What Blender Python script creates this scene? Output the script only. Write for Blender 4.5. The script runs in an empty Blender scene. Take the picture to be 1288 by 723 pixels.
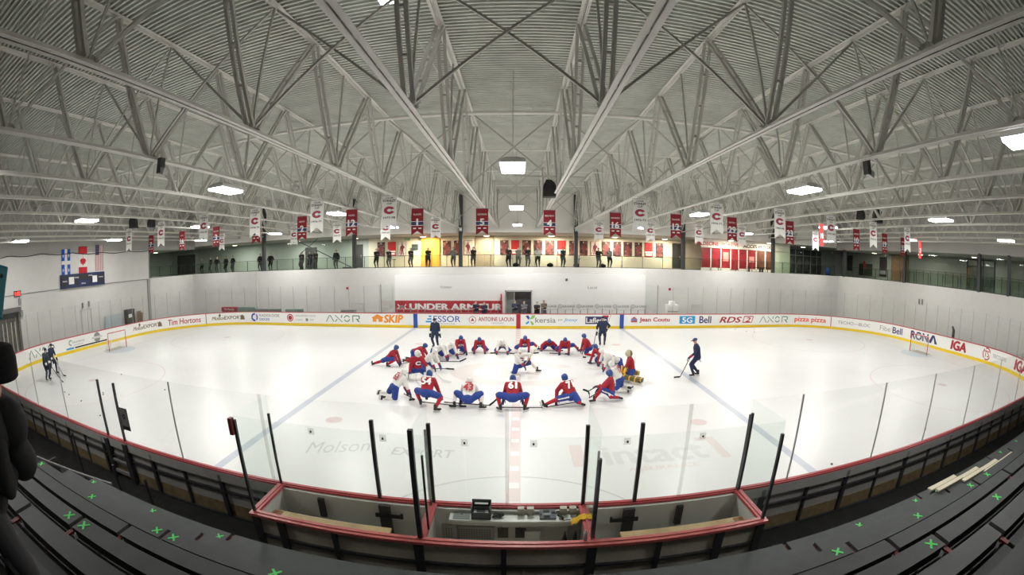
import bpy, math, random
import numpy as np
from mathutils import Vector, Matrix
C = bpy.context.scene
COL = C.collection
R_ = math.radians
random.seed(7)

# ------------------------------------------------------------------ camera, world, exposure
cam = bpy.data.cameras.new('camera')
camo = bpy.data.objects.new('camera', cam)
COL.objects.link(camo)
C.camera = camo
cam.type = 'PANO'
cam.panorama_type = 'FISHEYE_EQUISOLID'
cam.sensor_fit = 'HORIZONTAL'
cam.sensor_width = 36.0
cam.fisheye_lens = 559.376 / 1288 * 36
cam.fisheye_fov = R_(200)
cam.shift_y = (385.026 - 361.5) / 723
cam.clip_start = 0.05
cam.clip_end = 300
CAM = Vector((0.112, -19.536, 5.189))
PIT, YAW, ROL = 0.108, -0.018, 0.002
_f0 = Vector((math.sin(YAW) * math.cos(PIT), math.cos(YAW) * math.cos(PIT), -math.sin(PIT)))
_r0 = Vector((math.cos(YAW), -math.sin(YAW), 0))
_u0 = _r0.cross(_f0)
_ex = _r0 * math.cos(ROL) + _u0 * math.sin(ROL)
_ey = -_r0 * math.sin(ROL) + _u0 * math.cos(ROL)
_m = Matrix((_ex, _ey, -_f0)).transposed().to_4x4()
_m.translation = CAM
camo.matrix_world = _m

world = bpy.data.worlds.new('world')
C.world = world
world.use_nodes = True
world.node_tree.nodes['Background'].inputs[0].default_value = (0.6, 0.65, 0.7, 1)
world.node_tree.nodes['Background'].inputs[1].default_value = 0.0
C.view_settings.view_transform = 'Standard'
C.view_settings.look = 'None'
C.view_settings.gamma = 1.0
C.view_settings.use_curve_mapping = False
C.view_settings.exposure = 0.0
C.cycles.transparent_max_bounces = 20
C.cycles.max_bounces = 7
C.cycles.diffuse_bounces = 5
C.cycles.glossy_bounces = 3
C.cycles.caustics_reflective = False
C.cycles.caustics_refractive = False
C.cycles.sample_clamp_indirect = 6.0
LAMP_W = 268.0          # power of one hall lamp
LAMP_LENS = 32.0         # brightness of a lamp's diffuser
GAL = 3.0               # gallery downlight factor
HALL_LIGHT = (1.0, 0.98, 0.948)

# ------------------------------------------------------------------ materials
MATS = {}
def M(name, col=(0.8, 0.8, 0.8), rough=0.6, metal=0.0, noise=0.0, scale=4.0, emit=0.0, spec=0.5, dirt=None):
    if name in MATS:
        return MATS[name]
    m = bpy.data.materials.new(name)
    m.use_nodes = True
    nt = m.node_tree
    b = nt.nodes['Principled BSDF']
    b.inputs['Base Color'].default_value = (*col, 1)
    b.inputs['Roughness'].default_value = rough
    b.inputs['Metallic'].default_value = metal
    b.inputs['Specular IOR Level'].default_value = spec
    if emit:
        b.inputs['Emission Color'].default_value = (*col, 1)
        b.inputs['Emission Strength'].default_value = emit
    if noise:
        tc = nt.nodes.new('ShaderNodeTexCoord')
        nz = nt.nodes.new('ShaderNodeTexNoise')
        nz.inputs['Scale'].default_value = scale
        nz.inputs['Detail'].default_value = 5
        mx = nt.nodes.new('ShaderNodeMix')
        mx.data_type = 'RGBA'
        c2 = dirt if dirt else tuple(max(0, c * (1 - noise)) for c in col)
        c1 = col if dirt else tuple(min(1, c * (1 + noise * 0.6)) for c in col)
        mx.inputs[6].default_value = (*c1, 1)
        mx.inputs[7].default_value = (*c2, 1)
        nt.links.new(tc.outputs['Object'], nz.inputs['Vector'])
        cr = nt.nodes.new('ShaderNodeMapRange')
        cr.inputs[1].default_value = 0.35
        cr.inputs[2].default_value = 0.7
        nt.links.new(nz.outputs[0], cr.inputs[0])
        if dirt:
            mm = nt.nodes.new('ShaderNodeMath'); mm.operation = 'MULTIPLY'; mm.inputs[1].default_value = noise
            nt.links.new(cr.outputs[0], mm.inputs[0]); nt.links.new(mm.outputs[0], mx.inputs[0])
        else:
            nt.links.new(cr.outputs[0], mx.inputs[0])
        nt.links.new(mx.outputs[2], b.inputs['Base Color'])
    MATS[name] = m
    return m
def glass(name, tint, refl=0.05):
    m = bpy.data.materials.new(name)
    m.use_nodes = True
    nt = m.node_tree
    nt.nodes.clear()
    o = nt.nodes.new('ShaderNodeOutputMaterial')
    t = nt.nodes.new('ShaderNodeBsdfTransparent'); t.inputs[0].default_value = (*tint, 1)
    g = nt.nodes.new('ShaderNodeBsdfGlossy'); g.inputs[0].default_value = (0.9, 0.95, 0.92, 1); g.inputs[1].default_value = 0.02
    f = nt.nodes.new('ShaderNodeLayerWeight'); f.inputs[0].default_value = 0.5
    pw = nt.nodes.new('ShaderNodeMath'); pw.operation = 'POWER'; pw.inputs[1].default_value = 4.0
    mp = nt.nodes.new('ShaderNodeMath'); mp.operation = 'MULTIPLY_ADD'; mp.inputs[1].default_value = refl; mp.inputs[2].default_value = 0.012
    mx = nt.nodes.new('ShaderNodeMixShader')
    nt.links.new(f.outputs['Facing'], pw.inputs[0]); nt.links.new(pw.outputs[0], mp.inputs[0]); nt.links.new(mp.outputs[0], mx.inputs[0])
    nt.links.new(t.outputs[0], mx.inputs[1]); nt.links.new(g.outputs[0], mx.inputs[2]); nt.links.new(mx.outputs[0], o.inputs[0])
    MATS[name] = m
    return m
ICE = M('ice', (0.80, 0.805, 0.80), 0.32, noise=0.02, scale=0.5, spec=0.25)
WHITE = M('white_board', (0.93, 0.93, 0.915), 0.4)
WALLP = M('white_wall_paint', (0.71, 0.70, 0.675), 0.7, noise=0.03, scale=1.2)
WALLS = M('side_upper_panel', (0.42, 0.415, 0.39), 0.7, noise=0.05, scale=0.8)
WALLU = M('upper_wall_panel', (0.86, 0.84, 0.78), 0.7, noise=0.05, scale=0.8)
CREAM = M('cream_wall', (0.72, 0.66, 0.52), 0.8)
DECKM = M('galvanised_deck', (0.64, 0.66, 0.605), 0.55, 0.0, noise=0.12, scale=1.5)
STEEL = M('primed_truss_steel', (0.54, 0.535, 0.49), 0.55, 0.0, noise=0.06, scale=3)
CHORDM = M('painted_chord_steel', (0.80, 0.79, 0.74), 0.5, 0.0, noise=0.05, scale=3)
DARKST = M('dark_steel', (0.05, 0.05, 0.052), 0.5, 0.0, noise=0.2, scale=6)
COLM = M('charcoal_column_paint', (0.05, 0.052, 0.056), 0.6)
REDCAP = M('red_cap_plastic', (0.55, 0.075, 0.085), 0.4, noise=0.08, scale=5)
YELLOW = M('yellow_kick_plastic', (0.86, 0.62, 0.02), 0.45)
RUBBER = M('black_rubber_floor', (0.018, 0.018, 0.018), 0.85, noise=0.3, scale=3)
PANELB = M('board_back_panel', (0.46, 0.45, 0.42), 0.6, noise=0.12, scale=2.0)
WOOD = M('weathered_ply', (0.27, 0.20, 0.105), 0.7, noise=0.3, scale=5)
BENCHW = M('varnished_plank', (0.56, 0.40, 0.20), 0.5, noise=0.12, scale=6)
BLEACH = M('grey_bleacher_plank', (0.058, 0.064, 0.063), 0.6, noise=0.12, scale=4)
BDECK = M('dark_bleacher_deck', (0.05, 0.053, 0.053), 0.7, noise=0.15, scale=4)
GREENT = M('green_tape', (0.10, 0.80, 0.16), 0.6)
REDPL = M('red_plate', (0.24, 0.035, 0.035), 0.6)
CREAMST = M('cream_step', (0.72, 0.66, 0.50), 0.6)
REDP = M('red_print', (0.44, 0.022, 0.035), 0.5)
BLUEP = M('blue_print', (0.02, 0.09, 0.42), 0.5)
NAVYP = M('navy_print', (0.03, 0.04, 0.14), 0.5)
BLACKP = M('black_print', (0.02, 0.02, 0.02), 0.5)
GREYP = M('grey_print', (0.28, 0.28, 0.28), 0.5)
GREENP = M('green_print', (0.03, 0.22, 0.12), 0.5)
ORANGEP = M('orange_print', (0.90, 0.30, 0.02), 0.5)
BROWNP = M('brown_print', (0.20, 0.13, 0.07), 0.5)
SKYP = M('sky_blue_print', (0.02, 0.32, 0.68), 0.5)
WHITEP = M('white_print', (0.88, 0.88, 0.86), 0.5)
LIMEP = M('lime_print', (0.25, 0.55, 0.10), 0.5)
REDF = M('red_banner_cloth', (0.29, 0.016, 0.028), 0.8, noise=0.06, scale=8)
WHITEF = M('white_banner_cloth', (0.78, 0.77, 0.73), 0.8, noise=0.04, scale=8)
JRED = M('red_jersey_cloth', (0.37, 0.010, 0.024), 0.75, noise=0.12, scale=9)
JWHITE = M('white_jersey_cloth', (0.80, 0.79, 0.75), 0.75, noise=0.06, scale=9)
PBLUE = M('blue_pant_cloth', (0.014, 0.046, 0.26), 0.7, noise=0.12, scale=9)
SRED = M('red_sock_knit', (0.42, 0.016, 0.025), 0.85)
SWHITE = M('white_sock_knit', (0.78, 0.76, 0.70), 0.85)
HBLUE = M('blue_helmet_shell', (0.022, 0.065, 0.24), 0.3)
HWHITE = M('white_helmet_shell', (0.84, 0.83, 0.80), 0.25)
GLOVEM = M('navy_glove_leather', (0.035, 0.03, 0.10), 0.6)
GLOVER = M('red_glove_leather', (0.38, 0.02, 0.05), 0.6)
SKIN = M('skin', (0.56, 0.33, 0.24), 0.55)
NAVYC = M('navy_tracksuit_cloth', (0.012, 0.022, 0.062), 0.75, noise=0.15, scale=8)
BLACKC = M('black_cloth', (0.012, 0.012, 0.013), 0.85, noise=0.2, scale=10)
GREYC = M('grey_cloth', (0.10, 0.105, 0.11), 0.85, noise=0.15, scale=8)
HAIRM = M('dark_hair', (0.03, 0.022, 0.016), 0.7)
MASKM = M('pale_face_mask_cloth', (0.70, 0.74, 0.78), 0.8)
BOOTM = M('black_skate_boot', (0.015, 0.015, 0.016), 0.4)
HOLDM = M('white_blade_holder', (0.80, 0.80, 0.78), 0.4)
BLADEM = M('skate_blade_steel', (0.65, 0.66, 0.68), 0.3, 0.8)
STICKM = M('dark_stick_composite', (0.05, 0.035, 0.035), 0.4)
TAPEM = M('black_stick_tape', (0.012, 0.012, 0.012), 0.8)
WOODST = M('pale_stick_wood', (0.62, 0.52, 0.34), 0.5)
OLIVE = M('olive_pad_leather', (0.13, 0.11, 0.035), 0.6)
GOLD = M('gold_pad_leather', (0.80, 0.42, 0.02), 0.55)
LENSM = M('lamp_diffuser', (1.0, 0.985, 0.96), 0.5, emit=LAMP_LENS)
LAMPB = M('lamp_housing', (0.72, 0.72, 0.70), 0.5)
DOWNL = M('downlight_diffuser', (1.0, 0.9, 0.72), 0.5, emit=8.0)
LEDRED = M('red_led_digits', (1.0, 0.05, 0.04), 0.5, emit=3.5)
GLASSN = glass('clear_rink_glass', (0.988, 0.99, 0.988), 0.25)
GLASSE = glass('end_rink_glass', (0.99, 0.992, 0.99), 0.15)
GLASSB = glass('box_glass', (0.962, 0.978, 0.97), 0.25)
GLASSG = glass('green_gallery_glass', (0.90, 0.93, 0.895), 0.4)
GLASSJ = glass('pale_clear_joint', (0.88, 0.87, 0.865), 0.2)
GLASSEDGE = M('glass_edge', (0.62, 0.68, 0.66), 0.3)

# ------------------------------------------------------------------ mesh builder
TMP = bpy.data.scenes.new('temporary')
class MB:
    def __init__(s): s.v = []; s.f = []; s.m = []; s.sm = []
    def add(s, vs, fs, mi=0, smooth=False):
        n = len(s.v)
        s.v += [tuple(v) for v in vs]
        s.f += [[i + n for i in f] for f in fs]
        s.m += [mi] * len(fs); s.sm += [smooth] * len(fs)
        return s
    def box(s, lo, hi, mi=0):
        x0, y0, z0 = lo; x1, y1, z1 = hi
        return s.add([(x0,y0,z0),(x1,y0,z0),(x1,y1,z0),(x0,y1,z0),(x0,y0,z1),(x1,y0,z1),(x1,y1,z1),(x0,y1,z1)],
                     [(0,3,2,1),(4,5,6,7),(0,1,5,4),(1,2,6,5),(2,3,7,6),(3,0,4,7)], mi)
    def cbox(s, c, size, Rm=None, mi=0):
        h = [x / 2 for x in size]
        vs = []
        for z in (-1, 1):
            for x, y in ((-1,-1),(1,-1),(1,1),(-1,1)):
                p = Vector((x*h[0], y*h[1], z*h[2]))
                if Rm is not None: p = Rm @ p
                vs.append(p + Vector(c))
        return s.add(vs, [(0,3,2,1),(4,5,6,7),(0,1,5,4),(1,2,6,5),(2,3,7,6),(3,0,4,7)], mi)
    def bar(s, p0, p1, w, h, mi=0, up=(0,0,1)):
        p0 = Vector(p0); p1 = Vector(p1); d = (p1 - p0)
        L = d.length
        if L < 1e-6: return s
        d.normalize(); u = Vector(up)
        if abs(d.dot(u)) > 0.98: u = Vector((1,0,0))
        x = d.cross(u).normalized(); z = x.cross(d)
        Rm = Matrix((x, d, z)).transposed()
        return s.cbox((p0 + p1) / 2, (w, L, h), Rm, mi)
    def tube(s, pts, r, n=8, mi=0, smooth=True):
        pts = [Vector(p) for p in pts]
        rs = r if isinstance(r, (list, tuple)) else [r] * len(pts)
        rings = []; vs = []; px = None
        for i, p in enumerate(pts):
            d = (pts[min(i+1, len(pts)-1)] - pts[max(i-1, 0)]).normalized()
            if px is None:
                a = Vector((0,0,1)) if abs(d.z) < 0.9 else Vector((1,0,0))
                px = d.cross(a).normalized()
            else:
                px = (px - d * px.dot(d)).normalized()
            py = d.cross(px)
            for k in range(n):
                t = 2*math.pi*k/n
                vs.append(p + (px*math.cos(t) + py*math.sin(t)) * rs[i])
        fs = []
        for i in range(len(pts)-1):
            for k in range(n):
                a = i*n+k; b = i*n+(k+1)%n
                fs.append((a, b, b+n, a+n))
        fs.append(tuple(range(n-1, -1, -1))); fs.append(tuple(range((len(pts)-1)*n, len(pts)*n)))
        return s.add(vs, fs, mi, smooth)
    def ell(s, c, r, Rm=None, nu=12, nv=8, mi=0):
        vs = []; fs = []; c = Vector(c)
        for j in range(nv+1):
            ph = math.pi*j/nv - math.pi/2
            for i in range(nu):
                t = 2*math.pi*i/nu
                p = Vector((r[0]*math.cos(ph)*math.cos(t), r[1]*math.cos(ph)*math.sin(t), r[2]*math.sin(ph)))
                if Rm is not None: p = Rm @ p
                vs.append(c+p)
        for j in range(nv):
            for i in range(nu):
                a = j*nu+i; b = j*nu+(i+1)%nu
                fs.append((a, b, b+nu, a+nu))
        return s.add(vs, fs, mi, True)
    def capsule(s, p0, p1, r0, r1, mi=0, n=10):
        p0 = Vector(p0); p1 = Vector(p1); d = p1-p0; L = d.length
        d = d.normalized() if L > 1e-6 else Vector((0,0,1))
        pts = []; rs = []
        for k in range(4):
            a = math.pi/2*(k/4.0); pts.append(p0 - d*r0*math.cos(a)); rs.append(max(0.002, r0*math.sin(a)))
        pts.append(p0); rs.append(r0); 
        if L > 1e-6: pts.append(p1); rs.append(r1)
        for k in range(1, 5):
            a = math.pi/2*(k/4.0); pts.append(p1 + d*r1*math.sin(a)); rs.append(max(0.002, r1*math.cos(a)))
        return s.tube(pts, rs, n, mi)
    def extrude(s, pts, vec, mi=0):
        n = len(pts); vec = Vector(vec)
        a = [Vector(p) for p in pts]; b = [p+vec for p in a]
        fs = [tuple(range(n-1,-1,-1)), tuple(range(n, 2*n))] + [(i,(i+1)%n,n+(i+1)%n,n+i) for i in range(n)]
        return s.add(a+b, fs, mi)
    def sweep(s, prof, ss, pathf, closed=True, mi=0, smooth=False):
        vs = []; n = len(prof)
        for t in ss:
            for off, z in prof:
                x, y = pathf(t, off); vs.append((x, y, z))
        fs = []; m = len(ss)
        for i in range(m if closed else m-1):
            j = (i+1) % m
            for k in range(n):
                l = (k+1) % n
                fs.append((i*n+k, i*n+l, j*n+l, j*n+k))
        if not closed:
            fs.append(tuple(range(n))); fs.append(tuple((m-1)*n+k for k in range(n-1,-1,-1)))
        return s.add(vs, fs, mi, smooth)
    def mesh(s, vs, fs, mat=None, mi=0, smooth=True, mis=None):
        if mat is not None: vs = [mat @ Vector(v) for v in vs]
        n = len(s.v)
        s.v += [tuple(v) for v in vs]; s.f += [[i+n for i in f] for f in fs]
        s.m += list(mis) if mis is not None else [mi]*len(fs); s.sm += [smooth]*len(fs)
        return s
    def data(s, name, mats, off=(0,0,0)):
        me = bpy.data.meshes.new(name)
        ox, oy, oz = off
        me.from_pydata([(x-ox, y-oy, z-oz) for x, y, z in s.v], [], s.f)
        for m in (mats if isinstance(mats, (list, tuple)) else [mats]): me.materials.append(m)
        me.polygons.foreach_set('material_index', s.m)
        me.polygons.foreach_set('use_smooth', s.sm)
        me.update()
        return me
    def build(s, name, mats, parent=None, local=False):
        off = (0,0,0)
        if parent is not None and not local: off = WL[parent.name]
        o = bpy.data.objects.new(name, s.data(name, mats, off))
        COL.objects.link(o)
        WL[o.name] = Vector(off)
        if parent is not None: o.parent = parent
        return o
WL = {}
def put(name, me, parent=None, mat=None):
    o = bpy.data.objects.new(name, me); COL.objects.link(o)
    if parent is not None: o.parent = parent
    if mat is not None: o.matrix_local = mat
    WL[o.name] = Vector((0,0,0))
    return o
def thing(name, label, cat, loc=(0,0,0), rotz=0.0, group=None):
    o = bpy.data.objects.new(name, None); COL.objects.link(o)
    o.empty_display_size = 0.1
    o.location = loc; o.rotation_euler = (0, 0, rotz)
    o['label'] = label; o['category'] = cat
    if group: o['group'] = group
    WL[o.name] = Vector(loc)
    return o
def tag(o, label, cat, group=None):
    o['label'] = label; o['category'] = cat
    if group: o['group'] = group
    return o
def struct(name, mb, mats, parent=None):
    o = mb.build(name, mats, parent)
    if parent is None: o['kind'] = 'structure'
    return o
def copy_tree(o, parent=None):
    c = o.copy(); COL.objects.link(c)
    WL[c.name] = Vector(WL.get(o.name, (0,0,0)))
    if parent is not None: c.parent = parent
    for ch in list(o.children): copy_tree(ch, c)
    return c

# ------------------------------------------------------------------ text
_TX = {}
def text_geo(t, bold=0.0, shear=0.0, spacing=1.0):
    k = (t, bold, shear, spacing)
    if k in _TX: return _TX[k]
    cu = bpy.data.curves.new('lettering', 'FONT')
    cu.body = t; cu.size = 1.0; cu.shear = shear; cu.resolution_u = 3
    cu.space_character = spacing
    o = bpy.data.objects.new('lettering', cu)
    TMP.collection.objects.link(o)
    TMP.view_layers[0].update()
    dg = TMP.view_layers[0].depsgraph
    me = bpy.data.meshes.new_from_object(o.evaluated_get(dg))
    vs = np.array([v.co[:2] for v in me.vertices]).reshape(-1, 2)
    me.calc_loop_triangles()
    fs = [tuple(t_.vertices) for t_ in me.loop_triangles]
    bpy.data.objects.remove(o); bpy.data.meshes.remove(me); bpy.data.curves.remove(cu)
    lo = vs.min(0); hi = vs.max(0)
    vs = vs - (lo+hi)/2
    _TX[k] = (vs, fs, hi[0]-lo[0], hi[1]-lo[1])
    return _TX[k]
def text(mb, t, c, xd, yd, h, w=None, mi=0, bold=0.0, shear=0.0, spacing=1.0):
    vs, fs, tw, th = text_geo(t, 0.0, shear, spacing)
    sy = h/th; sx = (w/tw) if w else sy
    c = Vector(c); xd = Vector(xd).normalized(); yd = Vector(yd).normalized(); nd = xd.cross(yd)
    reps = [(0, 0)] if not bold else [(-bold, 0), (bold, 0), (0, bold*.7), (0, -bold*.7)]
    for k, (ox, oy) in enumerate(reps):
        mb.add([c + xd*((x+ox)*sx) + yd*((y+oy)*sy) + nd*(.0004*k) for x, y in vs], fs, mi)
def ch_logo(mb, c, xd, yd, w, h, mr, mw, mblu, n=28):
    """red open ring with a white H bar set inside it"""
    c = Vector(c); xd = Vector(xd).normalized(); yd = Vector(yd).normalized(); nd = xd.cross(yd)
    def ring(a0, a1, ro, ri, mi, lift):
        vs = []; fs = []
        for i in range(n+1):
            a = a0 + (a1-a0)*i/n
            for r in (ro, ri):
                vs.append(c + nd*lift + xd*(math.cos(a)*w/2*r) + yd*(math.sin(a)*h/2*r))
        for i in range(n): fs.append((2*i, 2*i+2, 2*i+3, 2*i+1))
        mb.add(vs, fs, mi)
    ring(R_(24), R_(336), 1.08, 0.44, mblu, 0.0)
    ring(R_(28), R_(332), 1.0, 0.56, mr, 0.003)
    def q(x0, x1, y0, y1, mi, lift):
        mb.add([c+nd*lift+xd*(x*w/2)+yd*(y*h/2) for x, y in ((x0,y0),(x1,y0),(x1,y1),(x0,y1))], [(0,1,2,3)], mi)
    q(-0.22, -0.06, -0.36, 0.36, mw, 0.004); q(0.12, 0.28, -0.36, 0.36, mw, 0.004); q(-0.1, 0.16, -0.09, 0.09, mw, 0.004)
# ------------------------------------------------------------------ hall dimensions
XL, XR, YF, YN = -34.0, 33.0, 17.0, -24.5
GZ = 4.44               # gallery floor
YG = 23.0               # gallery back wall
ZB = 7.35               # underside of the bulkhead
ZC = 7.69               # truss bottom chord
ZT = 10.55              # truss top chord
ZR = 10.66              # roof deck
R, A, B = 8.53, 30.48, 12.95
L0 = A - R; C1 = R*math.pi/2; E1 = 2*(B-R)
def bp(s, off=0.0):
    sg = 1 if s >= 0 else -1; t = abs(s)
    if t <= L0: x, y = t, B+off
    elif t <= L0+C1:
        a = (t-L0)/R; x, y = L0+(R+off)*math.sin(a), B-R+(R+off)*math.cos(a)
    elif t <= L0+C1+E1: x, y = A+off, B-R-(t-L0-C1)
    elif t <= L0+2*C1+E1:
        a = (t-L0-C1-E1)/R; x, y = L0+(R+off)*math.cos(a), -(B-R)-(R+off)*math.sin(a)
    else: x, y = L0-(t-L0-2*C1-E1), -B-off
    return sg*x, y
SMAX = 2*L0+2*C1+E1
def srange(a, b, st=0.6):
    n = max(1, int(math.ceil((b-a)/st)))
    return [a+(b-a)*i/n for i in range(n+1)]
RING = srange(-SMAX, SMAX, 0.6)[:-1]

# ------------------------------------------------------------------ floor and ice
floor = struct('floor', MB().box((XL-12, YN-1, -0.25), (XR+9, YG+1, -0.06)), RUBBER)
ring = [bp(s, 0.0) for s in RING]
ice = MB(); n = len(ring)
ice.extrude([(x, y, -0.06) for x, y in ring], (0, 0, 0.06))
ice_o = struct('floor_ice', ice, ICE)
PALEB = M('overexposed_blue_ice_paint', (0.52, 0.555, 0.63), 0.35, noise=0.05, scale=2)  # ice markings paler than their paint: overexposure is put into the colours
PALER = M('overexposed_red_ice_paint', (0.70, 0.585, 0.575), 0.35, noise=0.04, scale=2)
PALEG = M('overexposed_grey_ice_paint', (0.60, 0.61, 0.61), 0.35, noise=0.04, scale=2)
PALEP = M('overexposed_blush_ice_paint', (0.735, 0.69, 0.68), 0.35)
CREASE = M('overexposed_crease_ice_paint', (0.60, 0.68, 0.74), 0.35)
def decal(name, mb, m): mb.build(name, m, ice_o)
def flat(mb, pts, z=0.002): mb.add([(x, y, z) for x, y in pts], [tuple(range(len(pts)))])
def ringflat(mb, cx, cy, r, w, a0=0, a1=360, n=72, z=0.002, ey=1.0):
    vs = []; fs = []
    for i in range(n+1):
        a = R_(a0+(a1-a0)*i/n)
        for q in (r-w/2, r+w/2): vs.append((cx+q*math.cos(a), cy+q*ey*math.sin(a), z))
    for i in range(n): fs.append((2*i, 2*i+1, 2*i+3, 2*i+2))
    mb.add(vs, fs)
def strip_flat(mb, x0, x1, y0, y1, z=0.002): flat(mb, [(x0,y0),(x1,y0),(x1,y1),(x0,y1)], z)
for sx in (-1, 1):
    d = MB(); strip_flat(d, sx*7.77-0.15, sx*7.77+0.15, -12.9, 12.9); decal('blue_line', d, PALEB)
    d = MB(); strip_flat(d, sx*27.13-0.03, sx*27.13+0.03, -11.5, 11.5); decal('goal_line', d, PALER)
    d = MB()
    pts = [(sx*27.12, -1.22)] + [(sx*(27.12-1.37*math.cos(R_(t))-0.3*math.cos(R_(t))), 1.83*math.sin(R_(t))*0.72) for t in range(-90, 91, 10)] + [(sx*27.12, 1.22)]
    flat(d, pts, 0.0016); decal('goal_crease', d, CREASE)
    for cy in (-6.7, 6.7):
        d = MB(); ringflat(d, sx*21.03, cy, 4.57, 0.05); decal('face_off_circle', d, PALER)
        d = MB(); ringflat(d, sx*21.03, cy, 0.15, 0.3, n=20); decal('face_off_dot', d, PALER)
        d = MB(); ringflat(d, sx*6.0, cy, 0.15, 0.3, n=20); decal('face_off_dot', d, PALER)
d = MB()
for y0 in np.arange(-12.9, 12.9, 0.9): strip_flat(d, -0.15, 0.15, y0, min(12.9, y0+0.62), 0.0022)
strip_flat(d, -0.15, -0.12, -12.9, 12.9, 0.0024); strip_flat(d, 0.12, 0.15, -12.9, 12.9, 0.0024)
decal('centre_line', d, PALER)
d = MB(); ringflat(d, 0, 0, 4.57, 0.05); decal('centre_circle', d, PALEB)
# club emblem painted at centre ice
d = MB(); ringflat(d, 0.0, 0.2, 2.55, 1.0, 28, 332, ey=0.72, z=0.003); decal('centre_emblem', d, PALEP)
d = MB(); strip_flat(d, -0.75, -0.25, -0.95, 1.35, 0.003); strip_flat(d, 0.45, 0.95, -0.95, 1.35, 0.003); strip_flat(d, -0.3, 0.5, 0.0, 0.4, 0.003); decal('centre_emblem', d, PALEP)
d = MB(); ringflat(d, 0.0, -12.95, 3.05, 0.05, 0, 180); decal('crease_arc', d, PALEG)
# advertising painted under the ice
def ice_text(t, cx, cy, h, w, m, **k):
    d = MB(); text(d, t, (cx, cy, 0.003), (1,0,0), (0,1,0), h, w, **k); decal('ice_lettering', d, m)
d = MB(); text(d, 'Molson', (-5.0, -8.75, 0.003), (1,.35,0), (-.35,1,0), 0.8, 1.9, shear=0.3); decal('ice_lettering', d, PALEG)
ice_text('EXPORT', -2.5, -8.68, 0.5, 1.7, PALEG, bold=0.02)
PALEI = M('overexposed_intact_ice_paint', (0.70, 0.70, 0.69), 0.35)  # advert paints paled the same way, overexposure put into the colour
PALEJ = M('overexposed_rose_ice_paint', (0.75, 0.67, 0.655), 0.35)
ice_text('intact', 3.85, -8.8, 1.1, 2.9, PALEI, bold=0.03)
ice_text('ASSURANCE', 3.85, -9.68, 0.22, 1.95, PALEJ, bold=0.02)
d = MB(); flat(d, [(1.5,-9.4),(1.85,-9.4),(1.85,-8.0),(1.5,-8.0)], .003); flat(d, [(5.3,-7.95),(5.95,-7.95),(5.95,-9.5),(5.65,-9.5),(5.65,-8.2),(5.3,-8.2)], .003); decal('ice_lettering', d, PALEJ)

# ------------------------------------------------------------------ walls
w = MB()
w.box((XL, YF, -0.06), (-1.12, YF+0.25, GZ+0.02)); w.box((1.09, YF, -0.06), (XR, YF+0.25, GZ+0.02)); w.box((-1.12, YF, 2.57), (1.09, YF+0.25, GZ+0.02))
struct('wall_back', w, WALLP)
w = MB(); w.box((-24.9, YF-0.12, -0.06), (-24.8, YF, GZ+0.02)); struct('trim_1', w, WALLP)
# raised bench wall with a doorway in it
w = MB(); y0, y1 = 16.5, 16.99
w.box((-10.36, y0, -0.06), (-1.12, y1, 3.83)); w.box((1.09, y0, -0.06), (10.62, y1, 3.95)); w.box((-1.12, y0, 2.57), (1.09, y1, 3.9))
struct('wall_bench', w, M('bench_wall_paint', (0.82, 0.82, 0.81), 0.6))
struct('wall_back_upper', MB().box((XL-10, YF+0.4, ZB), (XR+6, YF+0.6, ZR+0.1)), WALLU)
w = MB(); w.box((XL-0.25, YN, -0.06), (XL, 9.9, 7.05)); struct('wall_left', w, WALLP)
struct('wall_left_low', MB().box((XL-0.25, 9.9, -0.06), (XL, YF, GZ)), WALLP)
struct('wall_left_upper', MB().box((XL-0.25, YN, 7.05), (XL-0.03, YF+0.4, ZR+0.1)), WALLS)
struct('trim_2', MB().box((XL, YN, 4.36), (XL+0.06, 9.9, 4.42)), M('grey_trim', (0.3,0.3,0.29), 0.6))
struct('trim_3', MB().box((XL-0.1, 9.62, -0.06), (XL+0.12, 9.95, 4.42)), M('shaded_pillar_grey', (0.36, 0.36, 0.35), 0.7))  # pillar standing in shade; the shade is put into its grey
struct('wall_right', MB().box((XR, YN, -0.06), (XR+0.25, YF, GZ+0.04)), WALLP)
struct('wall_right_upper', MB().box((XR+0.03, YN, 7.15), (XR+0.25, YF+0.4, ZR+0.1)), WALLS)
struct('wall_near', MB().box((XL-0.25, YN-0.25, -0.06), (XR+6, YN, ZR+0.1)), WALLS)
# gallery shell
g = MB(); g.box((XL-10, YF+0.25, GZ-0.25), (XR+6, YG, GZ)); struct('floor_gallery', g, M('gallery_carpet', (0.10, 0.10, 0.10), 0.9))
struct('floor_gallery_side', MB().box((XR+0.25, YN, GZ-0.25), (XR+6, YF+0.25, GZ)), MATS['gallery_carpet'])
struct('floor_gallery_corner', MB().box((XL-10, 9.9, GZ-0.25), (XL-0.25, YF+0.25, GZ)), MATS['gallery_carpet'])
struct('wall_gallery', MB().box((-15.0, YG, GZ), (27.5, YG+0.2, ZB+0.05)), CREAM)
struct('wall_gallery_left', MB().box((XL-10, YG, GZ), (-15.0, YG+0.2, ZB+0.05)), M('pale_green_grey_wall', (0.46, 0.50, 0.46), 0.7))
struct('wall_gallery_right', MB().box((27.5, YG, GZ), (XR+6, YG+0.2, ZB+0.05)), M('dim_grey_wall', (0.30, 0.31, 0.29), 0.7))
struct('wall_gallery_end', MB().box((XR+5.8, YN, GZ), (XR+6, YG, ZB+0.05)), MATS['dim_grey_wall'])
struct('wall_gallery_west', MB().box((XL-10, 9.7, GZ), (XL-9.8, YG, ZB+0.05)), MATS['pale_green_grey_wall'])
struct('wall_gallery_south', MB().box((XL-10, 9.7, GZ), (XL-0.25, 9.9, ZB+0.05)), MATS['pale_green_grey_wall'])
GC = M('gallery_ceiling_tile', (0.62, 0.60, 0.55), 0.8)
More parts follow.
